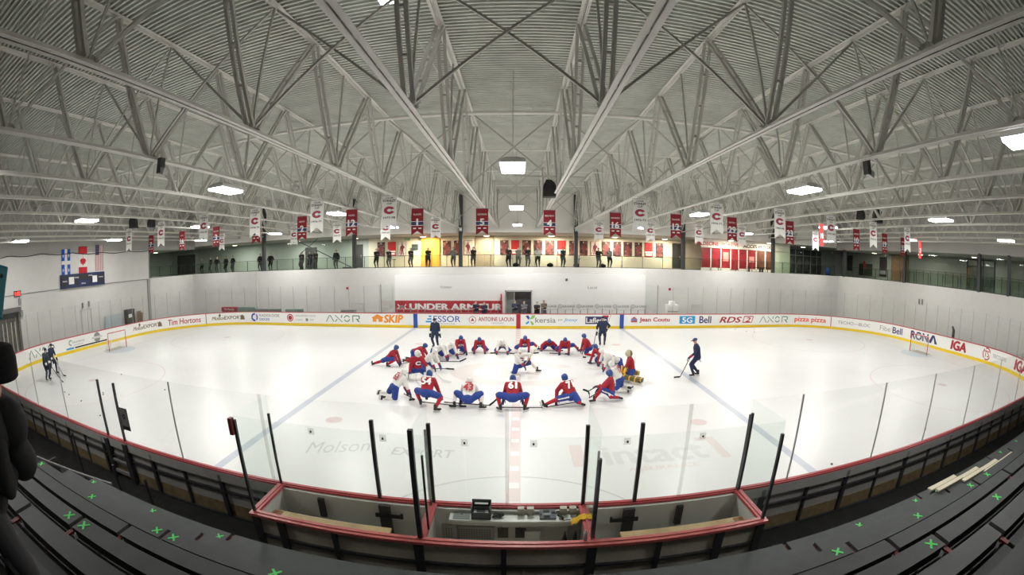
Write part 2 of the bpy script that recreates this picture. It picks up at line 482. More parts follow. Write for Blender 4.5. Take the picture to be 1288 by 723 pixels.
struct('ceiling_gallery', MB().box((XL-10, YF+0.6, ZB), (XR+6, YG+0.2, ZB+0.1)), GC)
struct('ceiling_gallery_side', MB().box((XR+0.25, YN, 7.15), (XR+6, YF+0.6, 7.25)), GC)
struct('ceiling_gallery_corner', MB().box((XL-10, 9.7, 7.1), (XL-0.25, YF+0.6, 7.2)), GC)
# corrugated roof deck
dk = MB(); P = 0.158; k = int((YF+0.6-YN)/P)+1
vs = []; fs = []
prof = [(0, 0), (0.058, 0), (0.07, 0.10), (0.146, 0.10)]
ys = [(YN+i*P+a, ZR+b) for i in range(k) for a, b in prof]
for y, z in ys: vs += [(XL-0.25, y, z), (XR+0.25, y, z)]
for i in range(len(ys)-1): fs.append((2*i, 2*i+1, 2*i+3, 2*i+2))
dk.add(vs, fs)
struct('ceiling', dk, DECKM)
struct('ceiling_cover', MB().box((XL-0.3, YN, ZR+0.12), (XR+6, YF+0.6, ZR+0.2)), DECKM)

# ------------------------------------------------------------------ roof trusses
YB = [-21.14 + 4.27*i for i in range(10)]
YTN = [y+2.135 for y in YB[:-1]]
TX = [-1.7-3.2*i for i in range(10)] + [1.5+3.15*i for i in range(10)]
def angle_pair(mb, y0, y1, z, up, w=0.085, gap=0.022, leg=0.09, t=0.012):
    s = 1 if up else -1
    for sx in (-1, 1):
        xa = sx*gap/2
        lo = (min(xa, xa+sx*w), y0, min(z, z+s*t)); hi = (max(xa, xa+sx*w), y1, max(z, z+s*t)); mb.box(lo, hi)
        lo = (min(xa, xa+sx*t), y0, min(z, z+s*leg)); hi = (max(xa, xa+sx*t), y1, max(z, z+s*leg)); mb.box(lo, hi)
me_bot = MB(); angle_pair(me_bot, YN+0.05, YF+0.35, ZC, True)
for y in np.arange(YN+1, YF, 0.9): me_bot.box((-0.011, y, ZC+0.01), (0.011, y+0.12, ZC+0.06))
me_bot = me_bot.data('bottom_chord', CHORDM)
me_top = MB(); angle_pair(me_top, YN+0.05, YF+0.35, ZT+0.1, False, w=0.09)
me_top = me_top.data('top_chord', CHORDM)
def webm(pa, pb, r, gap):
    mb = MB()
    pa = Vector(pa); pb = Vector(pb)
    if gap:
        for sx in (-1, 1):
            o = Vector((sx*gap/2, 0, 0)); mb.bar(pa+o, pb+o, r, r)
        for t in (0.25, 0.5, 0.75):
            q = pa.lerp(pb, t); mb.cbox(q, (gap, 0.05, 0.05))
    else: mb.bar(pa, pb, r, r)
    # end plates
    mb.cbox(pa, (0.02, 0.2, 0.14))
    return mb
zb, zt = ZC+0.09, ZT+0.03
diag = []
for i, y in enumerate(YB):
    if i < len(YTN): diag.append(webm((0, y+0.1, zb), (0, YTN[i]-0.06, zt), 0.07, 0.15).data('diagonal', STEEL))
    if i > 0: diag.append(webm((0, y-0.1, zb), (0, YTN[i-1]+0.06, zt), 0.07, 0.15).data('diagonal', STEEL))
vert = [webm((0, y, zb), (0, y, zt), 0.045, 0).data('vertical', STEEL) for y in YB]
brace = {}
def braces(dx):
    if dx not in brace:
        L = []
        for y in (YB[2], YB[4], YB[6], YB[8]):
            for a, b in (((0.05, y, zb+0.03), (dx-0.05, y, zt-0.05)), ((0.05, y+0.05, zt-0.05), (dx-0.05, y+0.05, zb+0.03))):
                L.append(MB().bar(a, b, 0.05, 0.05).data('cross_brace', STEEL))
        brace[dx] = L
    return brace[dx]
ORD = ['first', 'second', 'third', 'fourth', 'fifth', 'sixth', 'seventh', 'eighth', 'ninth', 'tenth']
allx = sorted(TX)
for x in TX:
    i = TX.index(x)
    side = 'flag wall' if x < 0 else 'red clinic sign'
    t = thing('roof_truss', f'grey steel roof truss, {ORD[i % 10]} from the middle lamp row toward the {side}', 'truss', (x, 0, 0), 0, 'roof trusses across the rink')
    put('bottom_chord', me_bot, t); put('top_chord', me_top, t)
    for m in diag: put('diagonal', m, t)
    for m in vert: put('vertical', m, t)
    k = allx.index(x)
    if k < len(allx)-1:
        for m in braces(round(allx[k+1]-x, 3)): put('cross_brace', m, t)
# fire-water pipes across the trusses
PIPE = M('painted_pipe', (0.86, 0.85, 0.80), 0.5)
for i, (y, r) in enumerate(((-4.55, 0.065), (1.1, 0.035), (6.2, 0.03), (11.5, 0.03))):
    z = 10.33
    where = ['nearest the middle lamp with the long rod', 'second from the middle lamp', 'third from the middle lamp', 'closest to the upper far wall'][i]
    t = thing('sprinkler_pipe', f'long pale pipe crossing under the roof deck, {where}', 'pipe', (0, y, z), 0, 'pipes under the roof deck')
    MB().tube([(XL+0.1, y, z), (XR-0.1, y, z)], r, 8).build('pipe_run', PIPE, t)
    hg = MB().tube([(0, 0, 0), (0, 0, ZR-z)], 0.012, 5).data('hanger', PIPE)
    sh_ = MB().tube([(0, 0, -r), (0, 0, -r-0.07)], 0.014, 5).tube([(0, 0, -r-0.07), (0, 0, -r-0.078)], 0.026, 8).data('sprinkler_head', PIPE)
    for x in np.arange(-30, 31, 6.1): put('hanger', hg, t, Matrix.Translation((x, 0, 0)))
    for x in np.arange(-31, 31, 3.05): put('sprinkler_head', sh_, t, Matrix.Translation((x, 0, 0)))

# ------------------------------------------------------------------ hall lamps
LR = [('row nearest the bleachers', -16.75), ('row over near ice', -7.55), ('row over far ice', 2.3), ('row by the far wall', 13.6)]
LXs = {-16.75: [(-11.3, 7.75), (8.6, 7.75)],
       -7.55: [(-29.5, 7.75), (-19.2, 7.75), (-9.5, 7.75), (-0.09, 7.75), (9.3, 7.75), (18.3, 7.75), (27.5, 7.75)],
       2.3: [(-30.0, 7.75), (-19.6, 7.75), (-9.5, 7.75), (-0.07, 7.75), (9.5, 7.75), (18.8, 7.75), (28.0, 7.75)],
       13.6: [(-29.6, 7.75), (-20.5, 7.75), (-9.7, 7.75), (-0.09, 7.75), (9.6, 7.75), (18.8, 7.75), (28.5, 7.75)]}
hous = MB().box((-0.33, -0.62, 0.0), (0.33, 0.62, 0.07)).box((-0.2, -0.5, 0.07), (0.2, 0.5, 0.13)).box((-0.34,-0.63,-0.05),(-0.32,0.63,0.03)).box((0.32,-0.63,-0.05),(0.34,0.63,0.03)).box((-0.34,-0.64,-0.05),(0.34,-0.62,0.03)).box((-0.34,0.62,-0.05),(0.34,0.64,0.03)).data('housing', LAMPB)
lens = MB().box((-0.315, -0.615, -0.12), (0.315, 0.615, -0.004)).data('diffuser', LENSM)
rod = MB().tube([(0,0,0.1),(0,0,ZR-7.75)], 0.012, 6).box((-0.06,-0.06,0.12),(0.06,0.06,0.2)).data('hanging_rod', STEEL)
for nm, y in LR:
    xs = LXs[y]
    for k, (x, z) in enumerate(xs):
        c = min(range(len(xs)), key=lambda q: abs(xs[q][0]))
        d = abs(k-c)
        if y < -15: wh = 'on the flag wall side' if x < 0 else 'on the clinic sign side'
        elif d == 0: wh = 'above the red centre line'
        else: wh = f'{ORD[d-1]} from the centre toward the {"flags" if x < 0 else "clinic"}'
        t = thing('ceiling_lamp', f'hanging lamp, {nm}, {wh}', 'lamp', (x, y, z), 0, 'hanging lamps over the rink')
        put('housing', hous, t); put('diffuser', lens, t); put('hanging_rod', rod, t)
        ld = bpy.data.lights.new('lamp_light', 'AREA')
        ld.shape = 'RECTANGLE'; ld.size = 0.62; ld.size_y = 1.22
        ld.energy = LAMP_W * (0.40 if y < -15 else 0.5 if abs(x) > 24 else 1.0); ld.color = HALL_LIGHT
        lo = bpy.data.objects.new('lamp_light', ld); COL.objects.link(lo)
        lo.parent = t; lo.location = (0, 0, -0.13)

t = thing('flood_lamp', 'small bright flood lamp up at the roof deck near the first truss', 'lamp', (-2.5, -12.2, 10.45))
MB().box((-2.66, -12.36, 10.42), (-2.34, -12.04, 10.6)).build('lamp_case', LAMPB, t); MB().box((-2.63, -12.33, 10.38), (-2.37, -12.07, 10.42)).build('diffuser', LENSM, t)
MB().tube([(-2.45, -12.0, 10.55), (-1.95, -3.5, 10.6), (-1.9, 4.0, 10.6)], 0.02, 6).build('conduit', PIPE, t)
# ------------------------------------------------------------------ dasher boards
ALU_S = M('gate_rail_grey', (0.30, 0.30, 0.29), 0.5)
boards = thing('dasher_boards', 'white rink boards with red cap rail and yellow kick strip around the ice', 'rink boards', (0, 0, 0))
MB().sweep([(0.0, 0.19), (0.03, 0.19), (0.03, 1.07), (0.0, 1.07)], RING, bp).build('board_face', WHITE, boards)
MB().sweep([(-0.015, 0.0), (0.03, 0.0), (0.03, 0.2), (-0.015, 0.2)], RING, bp).build('kick_strip', YELLOW, boards)
cap = MB()
cap.sweep([(-0.02, 1.065), (0.12, 1.065), (0.12, 1.1), (-0.02, 1.1)], RING, bp)
cap.sweep([(0.04, 1.1), (0.08, 1.1), (0.08, 1.118), (0.04, 1.118)], RING, bp)
cap.build('cap_rail', REDCAP, boards)
NS = srange(L0+C1+1.0, SMAX)
for sg in (1, -1):
    ss = [sg*s for s in NS]
    if sg < 0: ss = ss[::-1]
    MB().sweep([(0.031, 0.26), (0.05, 0.26), (0.05, 0.87), (0.031, 0.87)], ss, bp, closed=False).build('back_panel', PANELB, boards)
    MB().sweep([(0.031, 0.85), (0.13, 0.85), (0.13, 1.064), (0.031, 1.064)], ss, bp, closed=False).build('back_fascia', M('pale_fascia', (0.55, 0.54, 0.51), 0.5, noise=0.06, scale=3), boards)
    MB().sweep([(0.031, -0.05), (0.06, -0.05), (0.06, 0.27), (0.031, 0.27)], ss, bp, closed=False).build('back_skirt', WOOD, boards)
    MB().sweep([(0.05, 0.56), (0.11, 0.56), (0.11, 0.61), (0.05, 0.61)], ss, bp, closed=False).build('back_rail', DARKST, boards)
    MB().sweep([(0.05, -0.05), (0.12, -0.05), (0.12, -0.02), (0.05, -0.02)], ss, bp, closed=False).build('back_rail', DARKST, boards)
def frame_at(s, off, z):
    x, y = bp(s, off); x2, y2 = bp(s+0.01, off)
    a = math.atan2(y2-y, x2-x)
    return Matrix.Translation((x, y, z)) @ Matrix.Rotation(a, 4, 'Z')
postA = MB().box((-0.05, -0.09, -0.055), (0.05, 0.0, 1.0)).data('back_post', DARKST)
postB = MB().box((-0.03, -0.07, -0.055), (0.03, 0.0, 0.9)).data('back_post', DARKST)
def s_near(x): return (SMAX - x) if x >= 0 else -(SMAX + x)
k = 0
for x in np.arange(-21.6, 21.7, 1.2):
    if -4.2 < x < 4.1: continue
    s = s_near(x)
    M4 = Matrix.Translation((x, -B-0.13+0.09, 0)) 
    put('back_post', postA if k % 2 else postB, boards, M4); k += 1
for sg in (1, -1):
    for q in range(1, 10):
        s = sg*(L0+C1+E1+C1 - q*1.25)
        x, y = bp(s, 0.04); x2, y2 = bp(s, 0.5)
        a = math.atan2(y2-y, x2-x)+math.pi/2
        put('back_post', postA if q % 2 else postB, boards, Matrix.Translation((x, y, 0)) @ Matrix.Rotation(a, 4, 'Z'))
for x in (-10.42, -9.48): MB().box((x-.09, -B-.2, -.055), (x+.09, -B-.05, 1.06)).build('gate_frame', DARKST, boards)
MB().box((-10.42, -B-.17, .12), (-9.48, -B-.1, .2)).box((-10.42, -B-.17, .45), (-9.48, -B-.1, .5)).build('gate_rail', ALU_S, boards)
# stripes on the boards where the ice lines meet them
for x, m in ((-7.75, BLUEP), (7.78, BLUEP), (0.0, REDP)):
    MB().box((x-0.16, B-0.02, 0.005), (x+0.16, B+0.001, 1.06)).build('line_stripe', m, boards)
# advertising on the far boards
def ptext(mb, t, s0, s1, zc, h, mi=0, off=-0.006, lift=0.0, bold=0.0, shear=0.0, **k):
    vs, fs, tw, th = text_geo(t, 0.0, shear)
    sc = (s0+s1)/2; sx = (s1-s0)/tw; sy = h/th
    for q, (ox, oy) in enumerate([(0, 0)] if not bold else [(-bold, 0), (bold, 0), (0, bold*.7), (0, -bold*.7)]):
        out = []
        for x, y in vs:
            X, Y = bp(sc+(x+ox)*sx, off-lift-.0006*q); out.append((X, Y, zc+(y+oy)*sy))
        mb.add(out, fs, mi)
def prect(mb, s0, s1, z0, z1, mi=0, off=-0.004, sk=0.0):
    n = max(2, int(abs(s1-s0)/0.4)+1)
    vs = []; fs = []
    for i in range(n):
        s = s0+(s1-s0)*i/(n-1)
        for z, q in ((z0, 0), (z1, sk)): X, Y = bp(s+q, off); vs.append((X, Y, z))
    for i in range(n-1): fs.append((2*i, 2*i+2, 2*i+3, 2*i+1))
    mb.add(vs, fs, mi)
def pring(mb, sc, zc, ro, ri, mi=0, off=-0.005, a0=0, a1=360, n=24, ey=1.0):
    vs = []; fs = []
    for i in range(n+1):
        a = R_(a0+(a1-a0)*i/n)
        for r in (ro, ri):
            X, Y = bp(sc+r*math.cos(a), off); vs.append((X, Y, zc+r*ey*math.sin(a)))
    for i in range(n): fs.append((2*i, 2*i+2, 2*i+3, 2*i+1))
    mb.add(vs, fs, mi)
def ppoly(mb, pts, mi=0, off=-0.006):
    mb.add([(*bp(s, off), z) for s, z in pts], [tuple(range(len(pts)))], mi)
ZM = 0.64
def ad(mb, mats, label=None):
    o = mb.build('advert', mats, boards)
def axor(s0, s1):
    mb = MB(); w = s1-s0; h = 0.52; z0 = ZM-h/2; t = 0.07
    def seg(pts): ppoly(mb, pts)
    u = lambda a: s0+a*w
    for a, b in ((0.0, 0.115), (0.25, 0.135)):     # A without a crossbar
        seg([(u(a), z0), (u(a)+t*(1 if a < b else -1), z0), (u(b)+t*0.6, z0+h), (u(b)-t*0.4, z0+h)] if a < b else [(u(a)-t, z0), (u(a), z0), (u(b)+t*0.5, z0+h), (u(b)-t*0.5, z0+h)])
    seg([(u(0.27), z0), (u(0.27)+t*1.2, z0), (u(0.35), z0+h*.42), (u(0.35)-t, z0+h*.42)]); seg([(u(0.45), z0+h*.6), (u(0.45)+t, z0+h*.58), (u(0.50), z0+h), (u(0.50)-t*1.3, z0+h)])
    seg([(u(0.27), z0+h), (u(0.50)-t*1.2, z0), (u(0.50), z0), (u(0.27)+t*1.2, z0+h)])
    pring(mb, u(0.63), ZM, h/2, h/2-t, 0, a0=20, a1=170); pring(mb, u(0.63), ZM, h/2, h/2-t, 0, a0=200, a1=350)
    seg([(u(0.79), z0), (u(0.79)+t, z0), (u(0.79)+t, z0+h), (u(0.79), z0+h)])
    seg([(u(0.79), z0+h-t), (u(0.97), z0+h-t), (u(0.97), z0+h), (u(0.79), z0+h)])
    seg([(u(0.97), z0+h), (u(0.97), z0+h*.42), (u(1.0), z0+h*.5), (u(1.0), z0+h*.92)])
    seg([(u(0.88), z0+h*.4), (u(0.97), z0+h*.4), (u(0.97), z0+h*.48), (u(0.88), z0+h*.48)])
    seg([(u(0.90), z0+h*.4), (u(0.94), z0+h*.4), (u(1.0), z0), (u(0.96), z0)])
    ad(mb, GREENP)
axor(-47.1, -44.2); axor(-15.3, -12.3); axor(20.05, 23.1)
def simple(t, s0, s1, zc, h, m, **k):
    mb = MB(); ptext(mb, t, s0, s1, zc, h, **k); ad(mb, m)
mb = MB(); ptext(mb, 'tourisme', -42.3, -41.0, 0.72, 0.16, shear=0.3); pring(mb, -42.5, 0.7, 0.2, 0.12, a0=40, a1=300); ptext(mb, 'MONTEREGIE', -42.2, -41.2, 0.5, 0.08); ad(mb, GREYP)
mb = MB(); pring(mb, -39.6, 0.68, 0.36, 0.0); prect(mb, -40.2, -39.0, 0.6, 0.75, 1, -0.009); ptext(mb, 'BROSSARD', -40.15, -39.05, 0.675, 0.11, 0, -0.012); ad(mb, [GREYP, WHITEP])
mb = MB(); prect(mb, -43.0, -42.2, 0.26, 0.38, 0); prect(mb, -42.1, -38.5, 0.26, 0.36, 1); ad(mb, [SKYP, BLACKP])
def molson(s0, s1):
    mb = MB(); w = s1-s0
    ptext(mb, 'Molson', s0, s0+w*.40, ZM-0.02, 0.3, 0, shear=0.35, bold=0.02)
    ptext(mb, 'EXPORT', s0+w*.38, s0+w*.92, ZM, 0.3, 0, bold=0.02)
    pring(mb, s0+w*.25, ZM+.22, 0.14, 0.0); ppoly(mb, [(s0+w*.86, ZM-.2), (s0+w*1.0, ZM-.2), (s0+w*.98, ZM+.1), (s0+w*.92, ZM+.24), (s0+w*.87, ZM+.1)])
    ad(mb, BROWNP)
molson(-35.3, -32.0); molson(-26.95, -23.6)
simple('Tim Hortons', -31.35, -28.05, ZM, 0.48, REDP, shear=0.12, bold=0.015)
mb = MB(); pring(mb, -22.55, ZM, 0.36, 0.2, 0, a0=90, a1=330); pring(mb, -22.55, ZM, 0.36, 0.2, 1, a0=-30, a1=90); ptext(mb, 'RADIOLOGIE', -22.0, -19.85, ZM+0.16, 0.22, 2, bold=0.01); ptext(mb, 'DIX30', -22.0, -20.95, ZM-0.17, 0.22, 0, bold=0.01); ad(mb, [BLUEP, M('violet_print', (.25,.1,.45), .5), GREYP])
mb = MB(); pring(mb, -18.75, ZM, 0.32, 0.24, 0); pring(mb, -18.75, ZM, 0.19, 0.0, 0); ptext(mb, 'DEVELOPPEMENT HOCKEY', -18.2, -16.2, ZM+0.17, 0.1, 1); ptext(mb, 'canadiens', -18.2, -17.5, ZM-0.14, 0.1, 1); pring(mb, -17.1, ZM-.14, 0.13, 0.0, 1); ptext(mb, '33', -16.8, -16.5, ZM-0.14, 0.14, 1); ad(mb, [REDP, GREYP])
mb = MB()
ppoly(mb, [(-11.2, .42), (-10.9, .42), (-10.9, .64), (-10.72, .64), (-10.72, .42), (-10.4, .42), (-10.4, .7), (-10.28, .76), (-10.8, 1.0), (-11.3, .74), (-11.2, .7)])
ptext(mb, 'SKIP', -10.25, -8.75, ZM+.02, 0.58, 0, bold=0.05, shear=0.15); ad(mb, ORANGEP)
mb = MB(); ptext(mb, 'ESSOR', -6.35, -4.3, ZM+.05, 0.46, 0, bold=0.005); ptext(mb, 'ASSURANCES', -6.0, -4.7, 0.32, 0.1, 1)
for i in range(3): prect(mb, -6.95+0.12*i, -6.5, 0.42+0.2*i, 0.54+0.2*i, 2)
ad(mb, [BLUEP, GREYP, SKYP])
mb = MB(); ptext(mb, 'ANTOINE LAOUN', -2.95, -0.35, ZM+.06, 0.3, 0, bold=0.015); ptext(mb, 'OPTICIEN', -2.0, -1.1, 0.4, 0.09, 1); pring(mb, -3.4, ZM, 0.27, 0.235); ppoly(mb, [(-3.53, .55), (-3.27, .55), (-3.4, .8)]); ad(mb, [REDP, GREYP])
mb = MB()
ppoly(mb, [(0.75, .66), (0.52, .95), (0.72, 1.0), (0.85, .8)], 0); ppoly(mb, [(0.82, .68), (1.0, .98), (1.25, 1.0), (1.15, .78)], 1)
ppoly(mb, [(0.78, .6), (0.52, .42), (0.6, .3), (0.8, .45)], 2); ppoly(mb, [(0.85, .58), (1.0, .26), (1.15, .32), (1.05, .52)], 1)
ptext(mb, 'kersia', 1.25, 2.75, ZM, 0.38, 3, bold=0.015); ad(mb, [BLUEP, LIMEP, SKYP, GREYP])
mb = MB(); ptext(mb, 'par', 2.95, 3.3, ZM, 0.14, 1); ptext(mb, 'Jnoxy', 3.35, 4.4, ZM, 0.3, 0, shear=0.3); ad(mb, [SKYP, GREYP])
mb = MB(); prect(mb, 4.98, 6.7, 0.35, 0.92, 0); ptext(mb, 'Lafleur', 5.05, 6.6, ZM, 0.38, 1, -0.01, bold=0.02); prect(mb, 6.3, 6.75, 0.86, 1.0, 2, -0.011); ad(mb, [NAVYP, WHITEP, REDP])
mb = MB(); ptext(mb, 'Jean Coutu', 9.2, 11.65, ZM, 0.4, 0, bold=0.03); prect(mb, 8.5, 9.0, 0.48, 0.6, 0); prect(mb, 8.5, 9.0, 0.62, 0.72, 1); ppoly(mb, [(8.5, .74), (9.0, .74), (8.75, .9)], 0); ad(mb, [REDP, BLUEP])
mb = MB(); prect(mb, 12.5, 13.85, 0.35, 0.95, 0); ptext(mb, '5G', 12.75, 13.6, ZM, 0.42, 1, -0.01, bold=0.03); ad(mb, [SKYP, WHITEP])
simple('Bell', 14.25, 15.3, ZM+.02, 0.55, NAVYP, bold=0.02)
mb = MB(); ptext(mb, 'RDS', 16.1, 18.2, ZM, 0.46, 0, bold=0.03, shear=0.3)
prect(mb, 18.3, 19.2, 0.38, 0.45, 0, sk=.02); prect(mb, 18.45, 19.35, 0.87, 0.94, 0); prect(mb, 18.3, 18.37, 0.4, 0.92, 0, sk=.16); prect(mb, 19.2, 19.27, 0.4, 0.92, 0, sk=.16); ptext(mb, '2', 18.6, 19.1, ZM, 0.36, 0, bold=0.03, shear=0.3); ad(mb, REDP)
simple('pizza pizza', 23.85, 27.0, ZM-.02, 0.5, M('orange_red_print', (.85,.12,.03), .5), bold=0.03)
mb = MB(); prect(mb, 27.48, 27.55, 0.02, 1.05); ad(mb, REDP)
mb = MB(); prect(mb, -27.55, -27.48, 0.02, 1.05); ad(mb, REDP)
simple('TECHO—BLOC', 28.2, 31.5, ZM, 0.26, GREYP)
simple('Fibe', 32.55, 33.75, ZM, 0.4, M('light_grey_print', (.45,.45,.45), .5))
simple('Bell', 34.0, 35.15, ZM, 0.5, NAVYP, bold=0.02)
mb = MB(); ptext(mb, 'RON', 36.25, 38.3, ZM, 0.58, 0, bold=0.05); ppoly(mb, [(38.35, .35), (38.7, .35), (39.0, .95), (38.75, .95)]); ppoly(mb, [(38.85, .95), (39.0, .95), (39.4, .35), (39.1, .35)]); ad(mb, NAVYP)
simple('IGA', 40.95, 42.55, ZM, 0.62, REDP, bold=0.06, shear=0.12)
mb = MB(); pring(mb, 44.75, ZM, 0.42, 0.34); ptext(mb, 'TS', 44.5, 45.0, ZM, 0.4, 0, bold=.02); ptext(mb, 'TRICOLORE', 45.4, 47.0, ZM, 0.24, 1); ad(mb, [REDP, GREYP])
simple('IGA', 48.1, 49.8, ZM, 0.62, REDP, bold=0.06, shear=0.12)

# ------------------------------------------------------------------ protective glass
def pane(s0, s1, z0, z1, m, parent, off=0.06, t=0.006):
    mb = MB(); n = max(1, int(math.ceil(abs(s1-s0)/0.7)))
    mb.sweep([(off-t, z0), (off+t, z0), (off+t, z1), (off-t, z1)], [s0+(s1-s0)*i/n for i in range(n+1)], bp, closed=False)
    return mb.build('glass_pane', m, parent)
def gpost(s, z0, z1, w, d, m, parent, off=0.06):
    x, y = bp(s, off); x2, y2 = bp(s, off+0.5)
    a = math.atan2(y2-y, x2-x)
    mb = MB().cbox((x, y, (z0+z1)/2), (d, w, z1-z0), Matrix.Rotation(a, 3, 'Z'))
    return mb.build('support_post', m, parent)
JOINT = M('grey_joint_strip', (0.36, 0.36, 0.35), 0.5)
ALU = M('aluminium_post', (0.50, 0.50, 0.49), 0.5)
SE = L0+2*C1+E1-3.0
for sg, nm in ((-1, 'flag wall'), (1, 'right-hand wall')):
    g = thing('end_glass', 'clear end glass bent round the corner under the ' + ('flags and scoreboard' if sg < 0 else 'dim glazed corridor'), 'rink glass', (0, 0, 0))
    ss = srange(10.6, SE, 1.3)
    for a, b in zip(ss[:-1], ss[1:]): pane(sg*a, sg*b, 1.1, 3.2, GLASSE, g)
    for s in ss: gpost(sg*s, 1.1, 3.2, 0.022, 0.03, JOINT, g)
near = thing('near_glass', 'clear glass shield along the near boards with slim grey posts', 'rink glass', (0, 0, 0))
XP = [-20.6, -18.2, -15.73, -13.0, -10.38, -9.52, -7.12, -4.53, -2.31, -1.34, -0.08, 1.2, 2.11, 2.94, 4.17, 5.35, 7.97, 10.27, 12.82, 15.35, 18.0, 20.6]
for a, b in zip(XP[:-1], XP[1:]): pane(s_near(a), s_near(b), 1.1, 2.88, GLASSN, near)
pane(-SE, s_near(XP[0]), 1.1, 2.95, GLASSN, near); pane(SE, s_near(XP[-1]), 1.1, 2.95, GLASSN, near)
for x in XP:
    dark = x in (-10.38, -9.52, -2.31, 2.11, -1.34, 1.2, 4.17)
    if dark:
        o = gpost(s_near(x), 1.1, 2.6, 0.062, 0.06, DARKST, near); o['label'] = 'dark steel gate post'
    else: gpost(s_near(x), 1.1, 2.88, 0.06 if x in (-4.53, -0.08, 2.94) else 0.028, 0.03, GLASSJ if x in (-4.53, -0.08, 2.94) else ALU, near)
clip = MB().box((-0.045, -0.01, -0.05), (0.045, 0.01, 0.045)).box((-.012,-.018,-.02),(.012,-.01,.012),1).data('glass_clip', [GLASSJ, BLACKP])
nb = thing('notice_board', 'dark placard taped inside the near glass beside a gate post', 'placard', (-9.2, -13.06, 1.75))
MB().cbox((-9.2, -13.06, 1.75), (0.36, 0.012, 0.56)).build('placard', BLACKP, nb)
mb = MB().cbox((-9.2, -13.068, 1.79), (0.31, 0.006, 0.44)); mb.build('printed_sheet', M('grey_sheet', (.22,.22,.2), .6), nb)
mb = MB(); 
for a in range(0, 360, 60): mb.ell((-9.2+0.05*math.cos(R_(a)), -13.074, 1.82+0.05*math.sin(R_(a))), (.03, .003, .03), None, 8, 4)
mb.build('emblem', BLACKP, nb)

# ------------------------------------------------------------------ penalty boxes and timekeeper's booth
YB0, YB1 = -13.08, -14.2
BX = (-4.32, -1.34, 1.2, 4.14)
bx = thing('penalty_box', 'row of three glazed penalty booths with red capped walls at the near boards', 'penalty box', (0, -14.2, 0))
mb = MB(); mb.box((BX[0], YB1+0.0, -0.05), (BX[3], YB1+0.03, 1.08))
mb.build('front_panel', M('front_back_panel', (0.66, 0.61, 0.51), 0.6, noise=0.12, scale=2), bx)
MB().box((BX[0]-0.06, YB1-0.07, 1.08), (BX[3]+0.06, YB1+0.09, 1.13)).box((BX[0], YB1-0.0, 1.13), (BX[3], YB1+0.03, 1.145)).build('front_cap', M('salmon_red_cap', (0.66, 0.15, 0.14), 0.4, noise=0.08, scale=5), bx)  # front cap in a lighter, pinker red than the side caps
INNER = M('pale_inner_panel', (0.76, 0.77, 0.73), 0.5, noise=0.05, scale=3)
for i, x in enumerate(BX):
    MB().box((x-0.03, YB1+0.03, -0.05), (x+0.03, YB0, 1.08)).build('side_panel', INNER, bx)
    MB().box((x-0.075, YB1+0.09, 1.08), (x+0.075, YB0-0.0, 1.13)).box((x-0.02, YB1+0.09, 1.13), (x+0.02, YB0, 1.145)).build('side_cap', REDCAP, bx)
MB().box((BX[0]+0.03, YB1+0.03, 0.36), (BX[3]-0.03, YB0, 0.40)).build('raised_floor', M('box_floor', (0.30, 0.31, 0.29), 0.7), bx)
mb = MB().box((BX[0]+0.03, YB0-0.05, 0.4), (BX[3]-0.03, YB0-0.0, 1.06)); mb.build('inner_panel', INNER, bx)
for x in (-3.45, 2.95): MB().box((x-0.06, YB0-0.11, 0.6), (x+0.06, YB0-0.05, 1.0)).build('inner_bracket', DARKST, bx)
for x, sg in ((-2.2, 1), (2.0, -1)):
    MB().box((x-0.1, YB0-0.12, 0.4), (x+0.1, YB0-0.05, 1.05)).build('gate_post', DARKST, bx)
    MB().bar((x, YB0-0.15, 0.86), (x+sg*0.32, YB0-0.15, 0.86), 0.05, 0.05).bar((x+sg*0.32, YB0-0.15, 0.83), (x+sg*0.32, YB0-0.15, 0.93), 0.04, 0.04).bar((x-sg*.16, YB0-0.15, 0.86), (x, YB0-0.15, 0.86), .04, .07).build('gate_latch', BLACKP, bx)
# outside framing of the front wall
for x in (-4.27, -3.75, -2.75, -1.37, -0.1, 1.2, 2.25, 3.3, 4.08):
    w = 0.07 if x in (-4.27, -3.75, -1.37, 1.2, 3.3, 4.08) else 0.04
    MB().box((x-w, YB1-0.06, -0.05), (x+w, YB1, 1.08)).build('front_post', DARKST, bx)
MB().box((BX[0], YB1-0.05, 0.66), (BX[3], YB1, 0.71)).build('front_rail', DARKST, bx)
MB().box((BX[0], YB1-0.06, 0.40), (BX[3], YB1, 0.46)).build('front_rail', DARKST, bx)
